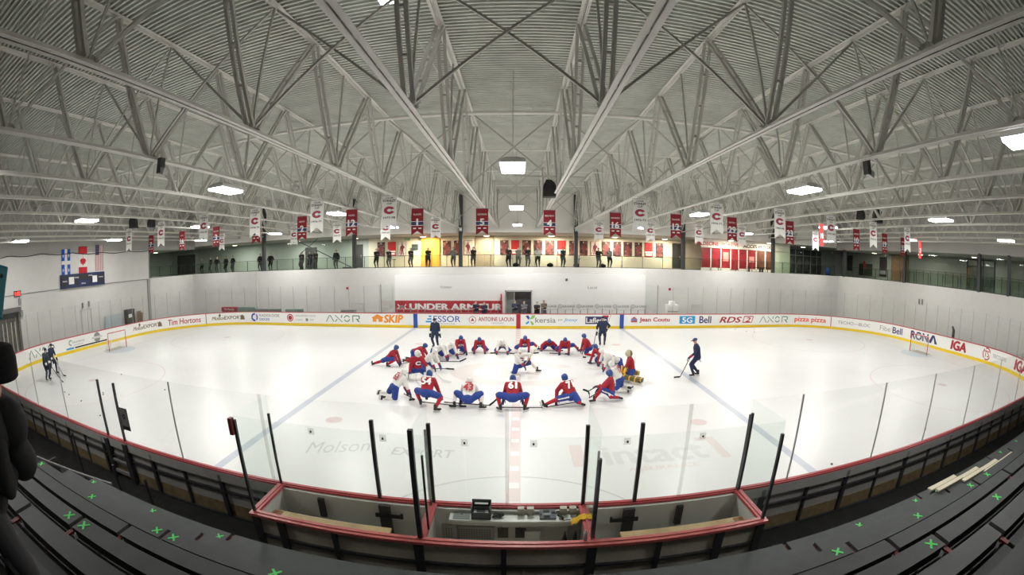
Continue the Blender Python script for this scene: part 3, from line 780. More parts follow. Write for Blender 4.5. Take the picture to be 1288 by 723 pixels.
# glazing of the booths
def bpane(x0, y0, x1, y1, z0, z1, name='glass_pane'):
    MB().bar((x0, y0, (z0+z1)/2), (x1, y1, (z0+z1)/2), 0.012, z1-z0).build(name, GLASSB, bx)
fx = [-4.3, -2.83, -1.34, -0.6, 1.2, 2.66, 4.12]
for a, b in zip(fx[:-1], fx[1:]): bpane(a+0.004, YB1+0.0, b-0.004, YB1+0.0, 1.14, 2.9)
for x in (-2.83, -1.72, -0.6, 0.3, 1.55, 2.66):
    put('glass_clip', clip, bx, Matrix.Translation((x-WL[bx.name].x, 0.0, 2.82)))
for x, zt_ in ((BX[0], 2.9), (BX[3], 2.9)): bpane(x, YB1+0.05, x, YB0+0.02, 1.14, zt_)
for x in (BX[1], BX[2]): bpane(x, YB1+0.05, x, YB0+0.02, 1.14, 2.95)
for x, y, zt_, w in ((BX[0]+0.02, YB1+0.03, 2.82, 0.05), (BX[1], YB1+0.05, 2.95, 0.07), (BX[2]+.02, YB1+0.15, 2.5, 0.06), (BX[3]-0.02, YB1+0.03, 2.68, 0.05), (BX[0]+0.0, YB0+0.0, 2.56, 0.04), (BX[1]-0.02, YB0-0.08, 2.55, 0.04), (BX[2]-0.02, YB0+0.0, 2.5, 0.03), (BX[3], YB0-0.02, 2.66, 0.045), (BX[1]+0.08, YB1+0.3, 2.45, 0.03), (BX[2]+.05, YB1+0.4, 2.5, 0.03)):
    MB().box((x-w/2, y-w/2, 1.13), (x+w/2, y+w/2, zt_)).build('booth_post', DARKST, bx)
MB().box((BX[0]-0.06, YB1-0.06, 2.58), (BX[0]+0.01, YB1+0.03, 2.86)).build('end_sign', M('dark_red_sign', (.22,.03,.03), .5), bx)
for x0, x1, lab in ((-4.2, -1.95, 'long varnished plank seat in the booth with the dark red end sign'), (1.75, 4.02, 'long varnished plank seat in the booth at the goal lamp box end')):
    t = thing('plank_bench', lab if x0 < 0 else 'long varnished plank seat in the booth beside the yellow cloth', 'bench', (x0, -13.8, 0.4), 0, 'plank seats in the penalty booths')
    MB().box((x0, -14.1, 0.86), (x1, -13.66, 0.91)).build('seat_plank', BENCHW, t)
    for x in (x0+0.2, x1-0.2): MB().box((x-0.04, -14.05, 0.4), (x+0.04, -13.72, 0.86)).build('leg', DARKST, t)
    MB().box((x0+0.02 if x0 < 0 else x1-0.22, -14.08, 0.91), (x0+0.2 if x0 < 0 else x1-0.04, -13.7, 0.918)).build('taped_end', M('brown_tape', (.35,.17,.08), .6), t)
# timekeeper's table and the things on it
tb = thing('scorer_table', 'narrow white scorekeeper table in the middle booth', 'table', (0, -13.25, 0.4))
MB().box((-1.03, -13.38, 0.965), (1.08, -13.14, 1.0)).build('table_top', M('pale_laminate', (.84,.87,.81), .4), tb)
MB().box((-1.0, -13.375, 0.90), (1.05, -13.345, 0.965)).build('table_apron', M('apron_white', (.6,.61,.57), .5), tb)
for x in (-0.95, 0.98): MB().box((x-.03, -13.34, 0.4), (x+.03, -13.2, 0.9)).build('leg', GREYP, tb)
t = thing('document_pad', 'grey flat mat on the scorekeeper table, left of the open bin', 'mat', (-0.83, -13.25, 1.0))
MB().box((-0.97, -13.35, 1.0), (-0.69, -13.16, 1.008)).build('mat', M('slate_mat', (.22,.26,.25), .6), t); MB().cbox((-.83,-13.2,1.012),(.03,.02,.01)).build('eyelet', BLACKP, t)
t = thing('equipment_bin', 'open dark grey bin of papers standing on the scorekeeper table', 'bin', (-0.5, -13.22, 1.0))
BING = M('slate_bin', (.13,.145,.145), .5)
mb = MB()
for lo, hi in (((-.66,-13.34,1.0),(-.34,-13.33,1.14)), ((-.66,-13.12,1.0),(-.34,-13.11,1.28)), ((-.66,-13.34,1.0),(-.65,-13.11,1.22)), ((-.35,-13.34,1.0),(-.34,-13.11,1.22)), ((-.66,-13.34,1.0),(-.34,-13.11,1.02)), ((-.66,-13.23,1.02),(-.34,-13.22,1.2))): mb.box(lo, hi)
mb.build('bin_shell', BING, t)
MB().cbox((-.5,-13.28,1.13),(.24,.08,.012),Matrix.Rotation(.2,3,'X')).cbox((-.5,-13.17,1.23),(.22,.07,.012),Matrix.Rotation(-.1,3,'X')).build('paper', WHITEP, t)
MB().cbox((-.5,-13.285,1.145),(.14,.05,.012),Matrix.Rotation(.2,3,'X')).build('gadget', BLACKP, t)
t = thing('cable_tangle', 'tangle of black cables beside the open bin on the scorekeeper table', 'cables', (-.2, -13.25, 1.0))
mb = MB(); rr = random.Random(3)
for q in range(4):
    pts = [(-.33+rr.uniform(0,.05), -13.33+rr.uniform(0,.1), 1.03)]
    for i in range(9): pts.append((-.22+rr.uniform(-.1,.1), -13.25+rr.uniform(-.08,.08), 1.01+rr.uniform(0,.05)))
    mb.tube(pts, 0.006, 5)
mb.build('cable', BLACKP, t)
t = thing('score_console', 'grey scoreboard control console with keypad on the scorekeeper table', 'console', (.59, -13.2, 1.0))
mb = MB(); mb.add([(.46,-13.32,1.0),(.73,-13.32,1.0),(.73,-13.15,1.0),(.46,-13.15,1.0),(.46,-13.32,1.03),(.73,-13.32,1.03),(.73,-13.15,1.09),(.46,-13.15,1.09)], [(0,3,2,1),(4,5,6,7),(0,1,5,4),(1,2,6,5),(2,3,7,6),(3,0,4,7)])
mb.build('console_shell', M('blue_grey_shell', (.20,.22,.25), .5), t)
for x0, x1, y, n in ((.475,.495,-13.24,'key_row'), (.53,.63,-13.29,'key_row'), (.52,.62,-13.18,'display'), (.66,.72,-13.2,'key_row')):
    z = 1.03+(y+13.32)/.17*.06
    MB().cbox(((x0+x1)/2, y, z+.004), (x1-x0, .035 if n != 'display' else .05, .012), Matrix.Rotation(.34,3,'X')).build(n, BLACKP if x0 != .53 else BLACKP, t)
MB().cbox((.58,-13.235,1.064),(.12,.05,.008),Matrix.Rotation(.34,3,'X')).build('keypad', M('pale_keypad', (.4,.43,.47), .5), t)
t = thing('telephone_handset', 'black handset with curled cord on the table beside the grey console', 'handset', (.83, -13.28, 1.0))
MB().capsule((.78,-13.2,1.02),(.84,-13.3,1.02),.018,.018).ell((.78,-13.2,1.015),(.026,.026,.02)).ell((.84,-13.3,1.015),(.026,.026,.02)).build('handset', BLACKP, t)
MB().tube([(.78,-13.3,1.01),(.8,-13.34,1.01),(.87,-13.36,1.01),(.9,-13.34,1.01),(.97,-13.345,1.01)],.007,6).build('cord', BLACKP, t)
for i, (x, wh) in enumerate(((.15,'first from the centre post'),(.31,'second from the centre post'),(.86,'third from the centre post'),(1.02,'by the yellow cloth'),(1.30,'last one, past the yellow cloth'))):
    t = thing('switch_box', f'small cream switch box on the cap rail, {wh}', 'switch box', (x, -13.12, 1.02), 0, 'cream switch boxes on the rail')
    MB().box((x-.055,-13.19,1.06),(x+.055,-13.09,1.135)).build('box_shell', M('cream_plastic', (.52,.50,.42), .5), t)
    MB().box((x-.045,-13.195,1.005),(x+.045,-13.15,1.06)).build('box_face', M('cream_with_shade', (.36,.35,.30), .5), t)  # shaded front of the box: shade put into a darker cream
t = thing('yellow_cloth', 'bright yellow cloth draped over the booth divider cap', 'cloth', (1.13, -13.48, 1.13))
mb = MB(); n = 12; vs = []; fs = []
for i in range(n+1):
    for j in range(7):
        x = 0.96+0.34*i/n; y = -13.56+0.16*j/6+0.02*math.sin(i*1.7)
        z = 1.152+0.012*math.sin(i*1.3+j*1.9)
        d = max(0, abs(x-1.2)-0.08); z -= d*0.75
        vs.append((x, y, z))
for i in range(n):
    for j in range(6): a = i*7+j; fs.append((a, a+1, a+8, a+7))
mb.add(vs, fs, 0, True)
cl = mb.build('cloth', M('yellow_towel', (.85,.50,.02), .8), t); sm = cl.modifiers.new('thick', 'SOLIDIFY'); sm.thickness = 0.012; sm.offset = 1
t = thing('water_bottle', 'translucent white bottle standing on the front cap by the booth divider', 'bottle', (1.1, -14.14, 1.146))
MB().tube([(1.1,-14.14,1.146),(1.1,-14.14,1.28),(1.1,-14.14,1.31)],[.03,.03,.012],12).build('bottle_body', M('milky_plastic', (.60,.60,.57), .4), t)
MB().tube([(1.1,-14.14,1.31),(1.1,-14.14,1.335)],[.012,.010],8).build('bottle_cap', WHITEP, t)
for i, x in enumerate((.86, 1.03)):
    t = thing('furled_flag', 'black furled pennant leaning under the table, ' + ('nearer the console' if i == 0 else 'against the booth divider'), 'pennant', (x, -13.7, .4), 0, 'black furled pennants')
    MB().tube([(x,-13.72,.4),(x-.01,-13.66,.62),(x,-13.6,.95)],[.06,.075,.006],8).build('cloth_roll', BLACKC, t)
t = thing('heater_panel', 'perforated grey heater panel low on the middle booth wall', 'heater', (-.7, -13.16, .45))
MB().box((-1.2,-13.2,.45),(-.3,-13.13,.74)).build('heater_body', M('heater_grey', (.40,.41,.38), .5), t)
mb = MB()
for i in range(18):
    for j in range(5): mb.cbox((-1.12+.044*i, -13.203, .5+.045*j), (.02,.004,.02))
mb.build('perforation', BLACKP, t)
for x in (-.13, .17):
    t = thing('socket_box', 'dark recessed socket box on the middle booth wall, ' + ('nearest the heater' if x < 0 else 'under the small white panel'), 'socket box', (x, -13.15, .5))
    MB().box((x-.11,-13.17,.5),(x+.07,-13.13,.70)).build('box_shell', M('socket_grey', (.12,.12,.11), .6), t)
    MB().tube([(x-.02,-13.19,.62),(x-.03,-13.24,.75),(x-.05,-13.3,.93)],.006,5).build('cord', BLACKP, t)
t = thing('sheet_panel', 'small pale sheet leaning under the scorekeeper table', 'panel', (.35,-13.3,.45)); MB().box((.22,-13.32,.5),(.48,-13.3,.75)).build('sheet', M('pale_sheet', (.6,.62,.58), .5), t)

# ------------------------------------------------------------------ bleachers
Z0, DZ, DY = 1.02, 0.43, 0.672
YNB = -15.09
SECT = [(-8.76, -4.44), (-4.36, -0.10), (-0.04, 4.20), (4.28, 7.86), (7.94, 11.6), (11.68, 15.3), (15.38, 19.0)]
SNAME = ['beyond the first red gap, ending at the aisle stairs', 'behind the booth with the end sign', 'behind the booth with the yellow cloth', 'beside the bank behind the yellow cloth booth', 'just past the cream step boards', 'second past the cream step boards', 'last toward the far corner']
TAPES = {0: [(-8.61,2),(-8.58,0),(-6.34,0),(-6.37,2),(-4.57,2),(-4.59,0),(-4.6,4),(-6.35,4),(-8.5,4)], 1: [(-4.22,2),(-4.24,4),(-2.54,2),(-2.3,4)], 2: [(2.0,4),(3.98,2),(4.04,4)], 3: [(5.88,0),(5.8,2),(5.81,4),(7.66,2),(7.69,0)], 4: [(8.52,0),(8.46,2),(10.58,0)], 5: [(12.44,0),(13.91,0)], 6: []}
for si, (x0, x1) in enumerate(SECT):
    t = thing('bleacher_bank', f'grey bleacher bank, {SNAME[si]}', 'bleachers', ((x0+x1)/2, -16, 0), 0, 'grey bleacher banks')
    nr = 9; planks = []
    for n in range(nr):
        z = Z0+DZ*n; yn = YNB-DY*n
        planks.append(MB().box((x0, yn, z-0.045), (x1, yn+0.25, z)).build('seat_plank', BLEACH, t))
        MB().box((x0+0.02, yn+0.012, z-0.14), (x1-0.02, yn+0.03, z-0.045)).build('seat_fascia', DARKST, t)
        mb = MB(); mb.box((x0, yn-DY+0.06, z-0.10), (x1, yn-0.09, z-0.06))
        mb.build('foot_board', BDECK, t)
        MB().box((x0, yn-0.02, z-0.43 if n else 0.0), (x1, yn+0.0, z-0.14)).build('riser', DARKST, t)
    for (tx, tn) in TAPES[si]:
        tn = int(tn)
        tx = min(max(tx, x0+0.12), x1-0.12)
        c = Vector((tx, YNB-DY*tn+(0.07 if tn == 0 else 0.125), Z0+DZ*tn+0.004))
        mb = MB(); a = 0.062
        mb.bar(c+Vector((-a,-a,0)), c+Vector((a,a,0)), 0.032, 0.003); mb.bar(c+Vector((-a,a,0)), c+Vector((a,-a,0)), 0.032, 0.004)
        mb.build('tape_cross', GREENT, planks[tn])
    for n in range(0, 7):
        z = Z0+DZ*n; yn = YNB-DY*n
        MB().box((x1+0.004, yn-0.12, z-0.075), (x1+0.076 if x1 < 11 and x1 not in (-0.10,) else x1+0.03, yn+0.26, z-0.05)).build('hinge_plate', REDPL, t)
# side stairs by the flag-wall end and the cream step boards
t = thing('aisle_stair', 'dark steel stair beside the bleachers with a long pale kerb rail', 'stairs', (-10.2, -15.5, 0))
for n in range(14):
    MB().box((-9.9, -14.7-0.335*n-0.33, 0.3+0.215*n), (-8.82, -14.7-0.335*n, 0.34+0.215*n)).build('tread', DARKST, t)
for x in (-9.88, -8.84): MB().extrude([(x, -14.6, -.06), (x, -14.6, .36), (x, -19.3, 3.2), (x, -19.3, 2.9), (x, -15.2, -.06)], (.03, 0, 0)).build('stringer', DARKST, t)
for x in (-12.0, -9.5): MB().box((x-.03, -15.0, -.06), (x+.03, -14.4, .6)).build('rail_post', DARKST, t)
MB().bar((-12.6, -14.9, 0.6), (-8.9, -14.3, 0.6), 0.06, 0.05).build('kerb_rail', M('pale_rail', (.20,.20,.19), .5), t)
MB().bar((-12.6, -15.3, 0.3), (-9.9, -14.6, 0.3), 0.35, 0.04).build('landing', M('pale_landing', (.14,.14,.14), .5), t)
for x, y in ((-9.0,-14.0),(-7.6,-14.05),(-11.2,-13.9)):
    q = thing('stanchion_post', 'thin black upright post behind the near boards, ' + {-9.0:'below the gate with the placard', -7.6:'nearer the booths', -11.2:'toward the corner'}[x], 'post', (x, y, -0.06), 0, 'thin black posts in the walkway')
    MB().box((x-.025,y-.025,-.06),(x+.025,y+.025,.95 if x > -11 else 1.3)).build('post_shaft', BLACKP, q); MB().box((x-.1,y-.1,-.06),(x+.1,y+.1,-.045)).build('foot_plate', BLACKP, q)
for i in range(5):
    xa = 7.5+0.95*i; y = -15.38-0.14*i
    wh = ['lowest', 'second lowest', 'middle', 'second highest', 'highest'][i]
    q = thing('step_board', f'cream stair board by the bleacher aisle, {wh} of five', 'step board', (xa+.5, y, 1.02), 0, 'cream stair boards')
    MB().box((xa, y-0.07, 1.455), (xa+1.1, y+0.05, 1.49)).build('tread', CREAMST, q)
    MB().box((xa+.12, y-0.21, 1.47), (xa+1.2, y-0.10, 1.505)).build('tread', CREAMST, q)
    for dx in (.2, .95): MB().box((xa+dx-.03, y-.05, .98), (xa+dx+.03, y+.03, 1.455)).build('leg', DARKST, q)
# rubber mat on the dark walkway
t = thing('floor_mat', 'brown grey rubber mat on the dark walkway beside the booths', 'mat', (-6.0, -14.3, -0.06))
MB().box((-6.6, -14.75, -0.06), (-5.3, -14.0, -0.045)).build('mat', M('brown_mat', (.07,.062,.05), .9), t)
# ------------------------------------------------------------------ columns along the gallery edge
COLX = [-24.1, -14.3, -4.83, 4.74, 14.3, 24.0]
for x in COLX:
    mb = MB().box((x-0.15, YF+0.05, GZ), (x+0.15, YF+0.38, ZT)); mb.box((x-0.2, YF+0.02, GZ), (x+0.2, YF+0.4, GZ+0.03))
    struct('column', mb, COLM)
for y in (16.1, 6.9, -2.2, -5.4, -13.5): struct('column', MB().box((XR-0.02, y-0.14, GZ), (XR+0.26, y+0.14, 7.2)), COLM)
struct('column', MB().box((XL-0.24, 9.92, GZ-0.1), (XL-0.02, 10.1, 7.1)), M('green_grey_mullion', (.16,.2,.18), .5))
t = thing('steel_brace', 'crossed dark brace bars at the gallery edge left of a charcoal column', 'brace', (-16.5, YF+0.2, GZ))
MB().bar((-14.6, YF+0.12, GZ+0.16), (-20.3, YF+0.12, 7.2), 0.07, 0.07).build('brace_bar', COLM, t)
MB().bar((-19.9, YF+0.2, 5.9), (-18.0, YF+0.2, 7.2), 0.05, 0.05).build('brace_bar', COLM, t)
MB().box((-15.4, YF+0.04, GZ+.03), (-14.55, YF+0.2, GZ+0.17)).build('foot_plate', COLM, t)
# small white cameras on the columns
for x in (-4.83, 4.74, -14.3):
    wh = {-4.83: 'beside red banner 5', 4.74: 'beside red banner 4', -14.3: 'above the crossed brace bars'}[x]
    t = thing('camera_box', f'small white box high on a charcoal column, {wh}', 'camera', (x+.02, YF, 7.6), 0, 'small boxes on the columns')
    MB().box((x-.08, YF-.1, 7.45), (x+.12, YF+.06, 7.75)).build('box_shell', WHITEP, t); MB().tube([(x+.02,YF-.1,7.5),(x+.02,YF-.16,7.48)],.04,8).build('lens', BLACKP, t)
# railing
def railing(name, label, p0, p1, n, zg, zt_, mat=GLASSG):
    t = thing(name, label, 'railing', (p0[0], p0[1], zg))
    d = Vector((p1[0]-p0[0], p1[1]-p0[1], 0)); L = d.length; d.normalize()
    P0 = Vector((*p0, 0)); 
    MB().bar((*p0, zt_), (*p1, zt_), 0.05, 0.04).build('top_rail', DARKST, t)
    for i in range(n+1):
        q = P0+d*(L*i/n)
        MB().box((q.x-.025, q.y-.025, zg), (q.x+.025, q.y+.025, zt_)).build('rail_post', DARKST, t)
        if i < n:
            a = P0+d*(L*i/n+.05); b = P0+d*(L*(i+1)/n-.05)
            MB().bar((a.x, a.y, (zg+zt_)/2), (b.x, b.y, (zg+zt_)/2), 0.01, zt_-zg-.1).build('glass_pane', mat, t)
railing('gallery_railing', 'dark posted glass railing along the far gallery edge', (XL+0.2, YF+0.5), (XR-0.2, YF+0.5), 36, GZ, 5.47)
railing('gallery_railing', 'dark posted glass railing along the glazed corridor over the end boards', (XR+0.55, YF), (XR+0.55, -16), 18, GZ, 5.47)
railing('gallery_railing', 'short glass railing at the gallery corner beside the flag wall', (XL-0.3, 10.1), (XL-0.3, YF), 4, GZ, 5.47)
def bigglass(name, label, p0, p1, n, z0, z1, parent=None):
    t = thing(name, label, 'window', (p0[0], p0[1], z0))
    d = Vector((p1[0]-p0[0], p1[1]-p0[1], 0))/n; P0 = Vector((*p0, (z0+z1)/2))
    for i in range(n):
        MB().bar(P0+d*i+d.normalized()*.01, P0+d*(i+1)-d.normalized()*.01, 0.012, z1-z0).build('glass_pane', GLASSG, t)
bigglass('gallery_glazing', 'full-height greenish glazing at the scoreboard end of the far gallery', (XL+0.1, YF+0.75), (-14.5, YF+0.75), 9, GZ, ZB)
bigglass('gallery_glazing', 'full-height greenish glazing of the corner next to the flag wall', (XL-0.12, 10.1), (XL-0.12, YF+0.3), 3, GZ, 7.1)
bigglass('gallery_glazing', 'full-height greenish glazing of the dim corridor over the end wall', (XR+0.36, YF), (XR+0.36, -18), 15, GZ, 7.12)
bigglass('gallery_glazing', 'full-height glazing between the clinic sign and the corridor corner', (24.2, YF+0.75), (XR, YF+0.75), 4, GZ, ZB)

# ------------------------------------------------------------------ gallery wall fittings
def poster_mat(name, c1, c2, c3, seed):
    m = bpy.data.materials.new(name); m.use_nodes = True; nt = m.node_tree; b = nt.nodes['Principled BSDF']
    b.inputs['Roughness'].default_value = 0.6
    tc = nt.nodes.new('ShaderNodeTexCoord'); mp = nt.nodes.new('ShaderNodeMapping'); mp.inputs['Location'].default_value = (seed*3.1, seed, seed*1.7)
    nz = nt.nodes.new('ShaderNodeTexNoise'); nz.inputs['Scale'].default_value = 3.2; nz.inputs['Detail'].default_value = 3
    cr = nt.nodes.new('ShaderNodeValToRGB'); e = cr.color_ramp.elements
    e[0].position = 0.40; e[0].color = (*c1, 1); e[1].position = 0.62; e[1].color = (*c3, 1)
    k = e.new(0.5); k.color = (*c2, 1)
    nt.links.new(tc.outputs['Object'], mp.inputs[0]); nt.links.new(mp.outputs[0], nz.inputs['Vector']); nt.links.new(nz.outputs[0], cr.inputs[0]); nt.links.new(cr.outputs[0], b.inputs['Base Color'])
    return m
PX = [(-14.03,-13.26,0), (-12.93,-12.09,1), (-11.85,-11.02,2), (-7.35,-6.56,0), (-6.25,-5.6,0), (-5.25,-4.48,3), (-1.8,-1.04,0), (-0.74,0.02,1), (0.32,1.16,0), (1.46,2.22,0), (2.53,3.37,0), (3.64,4.44,1), (4.8,5.5,0), (5.83,6.61,0), (6.92,7.7,3), (8.02,8.81,0), (9.13,9.93,0), (10.17,11.03,0), (11.31,12.09,0), (12.38,13.19,1), (13.56,14.32,0)]
PLAB = ['first from the glazed end', None, 'third from the glazed end, pale ground', 'nearest the orange lit passage', 'second from the orange lit passage', 'next to the beige wall panel', 'first right of the beige wall panel', None, 'right after the first red one in the row', 'second after the first red one in the row', 'third after the first red one in the row', None, 'right after the middle red poster', 'second after the middle red poster', 'third after the middle red poster, pale ground', 'fourth after the middle red poster', 'fifth after the middle red poster', 'second before the last red poster', 'just before the last red poster', None, 'last one before the dark door']
RLAB = {1: 'red and white poster between dark action posters near the glazed end', 7: 'red and white poster above the seated watchers in the gallery', 11: 'red and white poster in the middle of the long poster row', 19: 'red and white poster second from the end near the dark door'}
SILH = [(-.08,-.62),(.02,-.2),(.1,-.62),(.2,-.62),(.13,-.1),(.24,.1),(.32,.0),(.36,.06),(.22,.26),(.1,.32),(.08,.48),(-.04,.48),(-.06,.32),(-.2,.2),(-.3,-.3),(-.38,-.5),(-.34,-.54),(-.22,-.25),(-.12,.0),(-.14,-.3),(-.2,-.62)]
YP = YG-.03
for i, (a, b, kd) in enumerate(PX):
    cx = (a+b)/2; wd = b-a; z0, z1 = 5.53, 6.91
    lab = RLAB.get(i) or f'dark action poster on the gallery wall, {PLAB[i]}'
    t = thing('framed_poster', lab, 'poster', (cx, YP, (z0+z1)/2), 0, 'posters on the gallery wall')
    MB().box((a, YP-.05, z0), (b, YP-.0, z1)).build('backing_board', BLACKP, t)
    if kd == 1:
        MB().box((a+.02, YP-.06, z0+.02), (b-.02, YP-.05, z1-.02)).build('print', M('bright_red_poster', (.55,.025,.025), .6), t)
        MB().box((a+.02, YP-.066, z0+.36), (b-.02, YP-.06, z0+.5)).box((a+.1, YP-.067, z0+.1), (b-.1, YP-.061, z0+.3)).build('print_band', WHITEP, t)
    else:
        cols = [((.02,.017,.017),(.10,.035,.03),(.26,.14,.11)), None, ((.5,.48,.44),(.6,.57,.52),(.66,.62,.56)), ((.45,.4,.35),(.6,.5,.44),(.66,.6,.54))][kd]
        MB().box((a+.02, YP-.06, z0+.02), (b-.02, YP-.05, z1-.02)).build('print', poster_mat('action_print', *cols, i+1), t)
        mb = MB(); fl = -1 if i % 2 else 1
        mb.extrude([(cx+fl*x*wd*1.05, YP-.061, (z0+z1)/2+y*1.0) for x, y in SILH], (0, -.004, 0)); mb.build('player_shape', M('maroon_print', (.15,.025,.03), .6), t)
        MB().ell((cx+fl*.02*wd, YP-.066, (z0+z1)/2+.55), (.08,.004,.09)).build('head_shape', M('tan_print', (.45,.3,.24), .6), t)
t = thing('notice_sign', 'small dark green board on the wall right of the pale poster', 'sign', (-10.13, YG, 6.3)); MB().box((-10.45, YG-.05, 6.02), (-9.81, YG, 6.62)).build('panel', M('deep_green', (.03,.06,.05), .5), t); MB().box((-10.4,YG-.055,6.3),(-9.86,YG-.05,6.32)).build('print_line', GREYP, t)
t = thing('exit_sign', 'small green exit sign above the posters near the orange passage', 'sign', (-10.9, YG, 7.1)); MB().box((-11.15, YG-.08, 7.02), (-10.65, YG, 7.2)).build('sign_case', M('exit_green', (.05,.25,.08), .5, emit=.3), t); mb = MB(); text(mb, 'EXIT', (-10.9, YG-.083, 7.11), (1,0,0), (0,0,1), .1, .34); mb.build('lettering', WHITEP, t)
t = thing('exit_sign', 'small sign case beside the passage, to its left', 'sign', (-9.6, YG, 7.1)); MB().box((-9.75, YG-.2, 7.0), (-9.45, YG, 7.2)).build('sign_case', M('dull_green_sign', (.1,.16,.1), .5), t)
# orange lit passage
OR_ = M('orange_lit_passage_wall', (.75,.38,.06), .6)  # the passage's orange light is also put into this wall colour
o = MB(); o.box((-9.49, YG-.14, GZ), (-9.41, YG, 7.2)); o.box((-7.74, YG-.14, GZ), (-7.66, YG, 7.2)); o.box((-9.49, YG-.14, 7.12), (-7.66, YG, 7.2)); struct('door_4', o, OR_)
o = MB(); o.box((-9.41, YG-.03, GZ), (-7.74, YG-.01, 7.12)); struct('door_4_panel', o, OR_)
struct('door_4_leaf', MB().box((-9.05, YG-.1, GZ), (-8.4, YG-.03, 6.6)).box((-8.95,YG-.115,GZ+.15),(-8.5,YG-.1,6.45)), M('amber_wood_door', (.42,.2,.04), .5))
for a, b, nm, m, z in ((-16.55, -15.67, 'door_5', M('dark_door', (.05,.05,.048), .5), 6.7), (15.37, 16.24, 'door_6', MATS['dark_door'], 6.9), (-22.28, -21.0, 'door_7', MATS['dark_door'], 6.6), (-42.5, -39.2, 'door_8', MATS['dark_door'], 6.7)):
    d = MB().box((a, YG-.06, GZ), (b, YG, z)).box((a-.06, YG-.09, GZ), (a, YG, z+.06)).box((b, YG-.09, GZ), (b+.06, YG, z+.06)).box((a-.06, YG-.09, z), (b+.06, YG, z+.06)); struct(nm, d, m)
    h = MB().tube([(b-.12, YG-.12, GZ+.95), (b-.12, YG-.12, GZ+1.25)], .02, 6); struct(nm+'_handle', h, ALU)
t = thing('beige_cladding', 'tall beige wood panel between the posters, behind the railing', 'cladding', (-3.3, YG, GZ)); MB().box((-4.17, YG-.12, GZ), (-2.41, YG-.03, 7.3)).build('panel', M('beige_panel', (.32,.27,.19), .6, noise=.1, scale=3), t); MB().box((-3.3,YG-.125,GZ),(-3.28,YG-.12,7.3)).build('seam', BROWNP, t)
struct('wall_gallery_low', MB().box((-2.3, YG-.5, GZ), (14.0, YG-.4, GZ+.95)), M('pale_half_wall', (.55,.52,.44), .7))
# clinic sign and shop front
struct('wall_clinic', MB().box((16.9, YG-4.0, 6.55), (27.4, YG-3.8, ZB)), M('sign_wall_paint', (.80,.77,.70), .7))
mb = MB(); yS = YG-4.02
t = thing('clinic_sign', 'red and black lettering over the red glazed shop front', 'sign', (20, yS, 7.0))
mb = MB(); text(mb, 'MEDECINE SPORTIVE', (18.7, yS, 6.93), (1,0,0), (0,0,1), .32, 4.6, bold=.03, shear=.1); mb.build('lettering', M('sign_red', (.55,.03,.02), .5), t)
mb = MB(); text(mb, 'ACCES PHYSIO', (23.3, yS, 6.88), (1,0,0), (0,0,1), .32, 3.6, bold=.03, shear=.1); mb.build('lettering', BLACKP, t)
RG = M('red_tinted_panel', (.30,.02,.03), .35, noise=.3, scale=1.5)
t = thing('shopfront', 'red panelled shop front with white mullions under the clinic sign', 'shop front', (20, yS, GZ))
xs = [16.9, 17.9, 19.0, 20.1, 21.0, 22.0, 23.1, 24.2, 25.1]
for i, (a, b) in enumerate(zip(xs[:-1], xs[1:])):
    MB().box((a+.05, yS+.1, GZ+.25), (b-.05, yS+.13, 6.5)).build('shop_panel', RG if i not in (6, 7) else M('dark_orange_panel', (.12,.05,.03), .4, noise=.4, scale=2), t)
    MB().box((b-.05, yS+.05, GZ), (b+.05, yS+.15, 6.5)).build('mullion', WHITEP, t)
    if i in (2, 3, 5): MB().box((a+.25, yS+.085, GZ+.9), (b-.25, yS+.1, 6.2 if i != 5 else 5.9)).build('notice', M('pink_notice', (.55,.25,.22), .6), t)
MB().box((16.9, yS+.05, GZ), (25.1, yS+.2, GZ+.25)).build('sill', WHITEP, t)
MB().box((20.15, yS+.04, GZ+.1), (20.95, yS+.08, 6.3)).box((20.3,yS+.0,GZ+1.0),(20.34,yS+.05,GZ+1.4)).build('door', RG, t)
for i, x in enumerate((22.4, 24.0)):
    q = thing('gallery_bench', 'low dark bench in front of the shop front, ' + ('nearer its glazed door' if i == 0 else 'nearer the pale green-lit wall'), 'bench', (x, YG-4.8, GZ), 0, 'low dark benches')
    MB().box((x-.8, YG-5.0, GZ+.42), (x+.8, YG-4.6, GZ+.47)).build('seat', BLACKC, q)
    for dx in (-.65, .65): MB().box((x+dx-.04, YG-4.95, GZ), (x+dx+.04, YG-4.65, GZ+.42)).build('leg', DARKST, q)
struct('wall_clinic_side', MB().box((25.2, YG-4.0, GZ), (27.4, YG-3.8, 6.6)), M('green_lit_wall', (.62,.70,.58), .7))  # green light falling on this wall is put into its colour
# dark windows at the corner with a red door
t = thing('dark_shop_window', 'dark shop windows with framed panels right of the last charcoal column', 'window', (31.5, YG, GZ))
MB().box((28.0, YG-.1, GZ), (35.2, YG, 7.1)).build('window_back', M('dark_glazing', (.05,.05,.05), .3, noise=.5, scale=1.2), t)
for x in (28.0, 28.9, 29.6, 31.0, 32.2, 33.4, 34.4, 35.2): MB().box((x-.04, YG-.16, GZ), (x+.04, YG-.1, 7.1)).build('mullion', GREYP, t)
MB().box((28.0, YG-.16, 6.4), (35.2, YG-.1, 6.48)).build('transom', GREYP, t)
MB().box((28.95, YG-.15, GZ), (29.55, YG-.1, 6.3)).build('red_leaf', REDP, t)
for x in (30.3, 31.6, 32.8): MB().extrude([(x+u*1.3, YG-.12, 5.5+v*1.3) for u, v in SILH], (0,-.01,0)).build('mannequin_shape', M('dim_figure', (.13,.12,.12), .7), t)
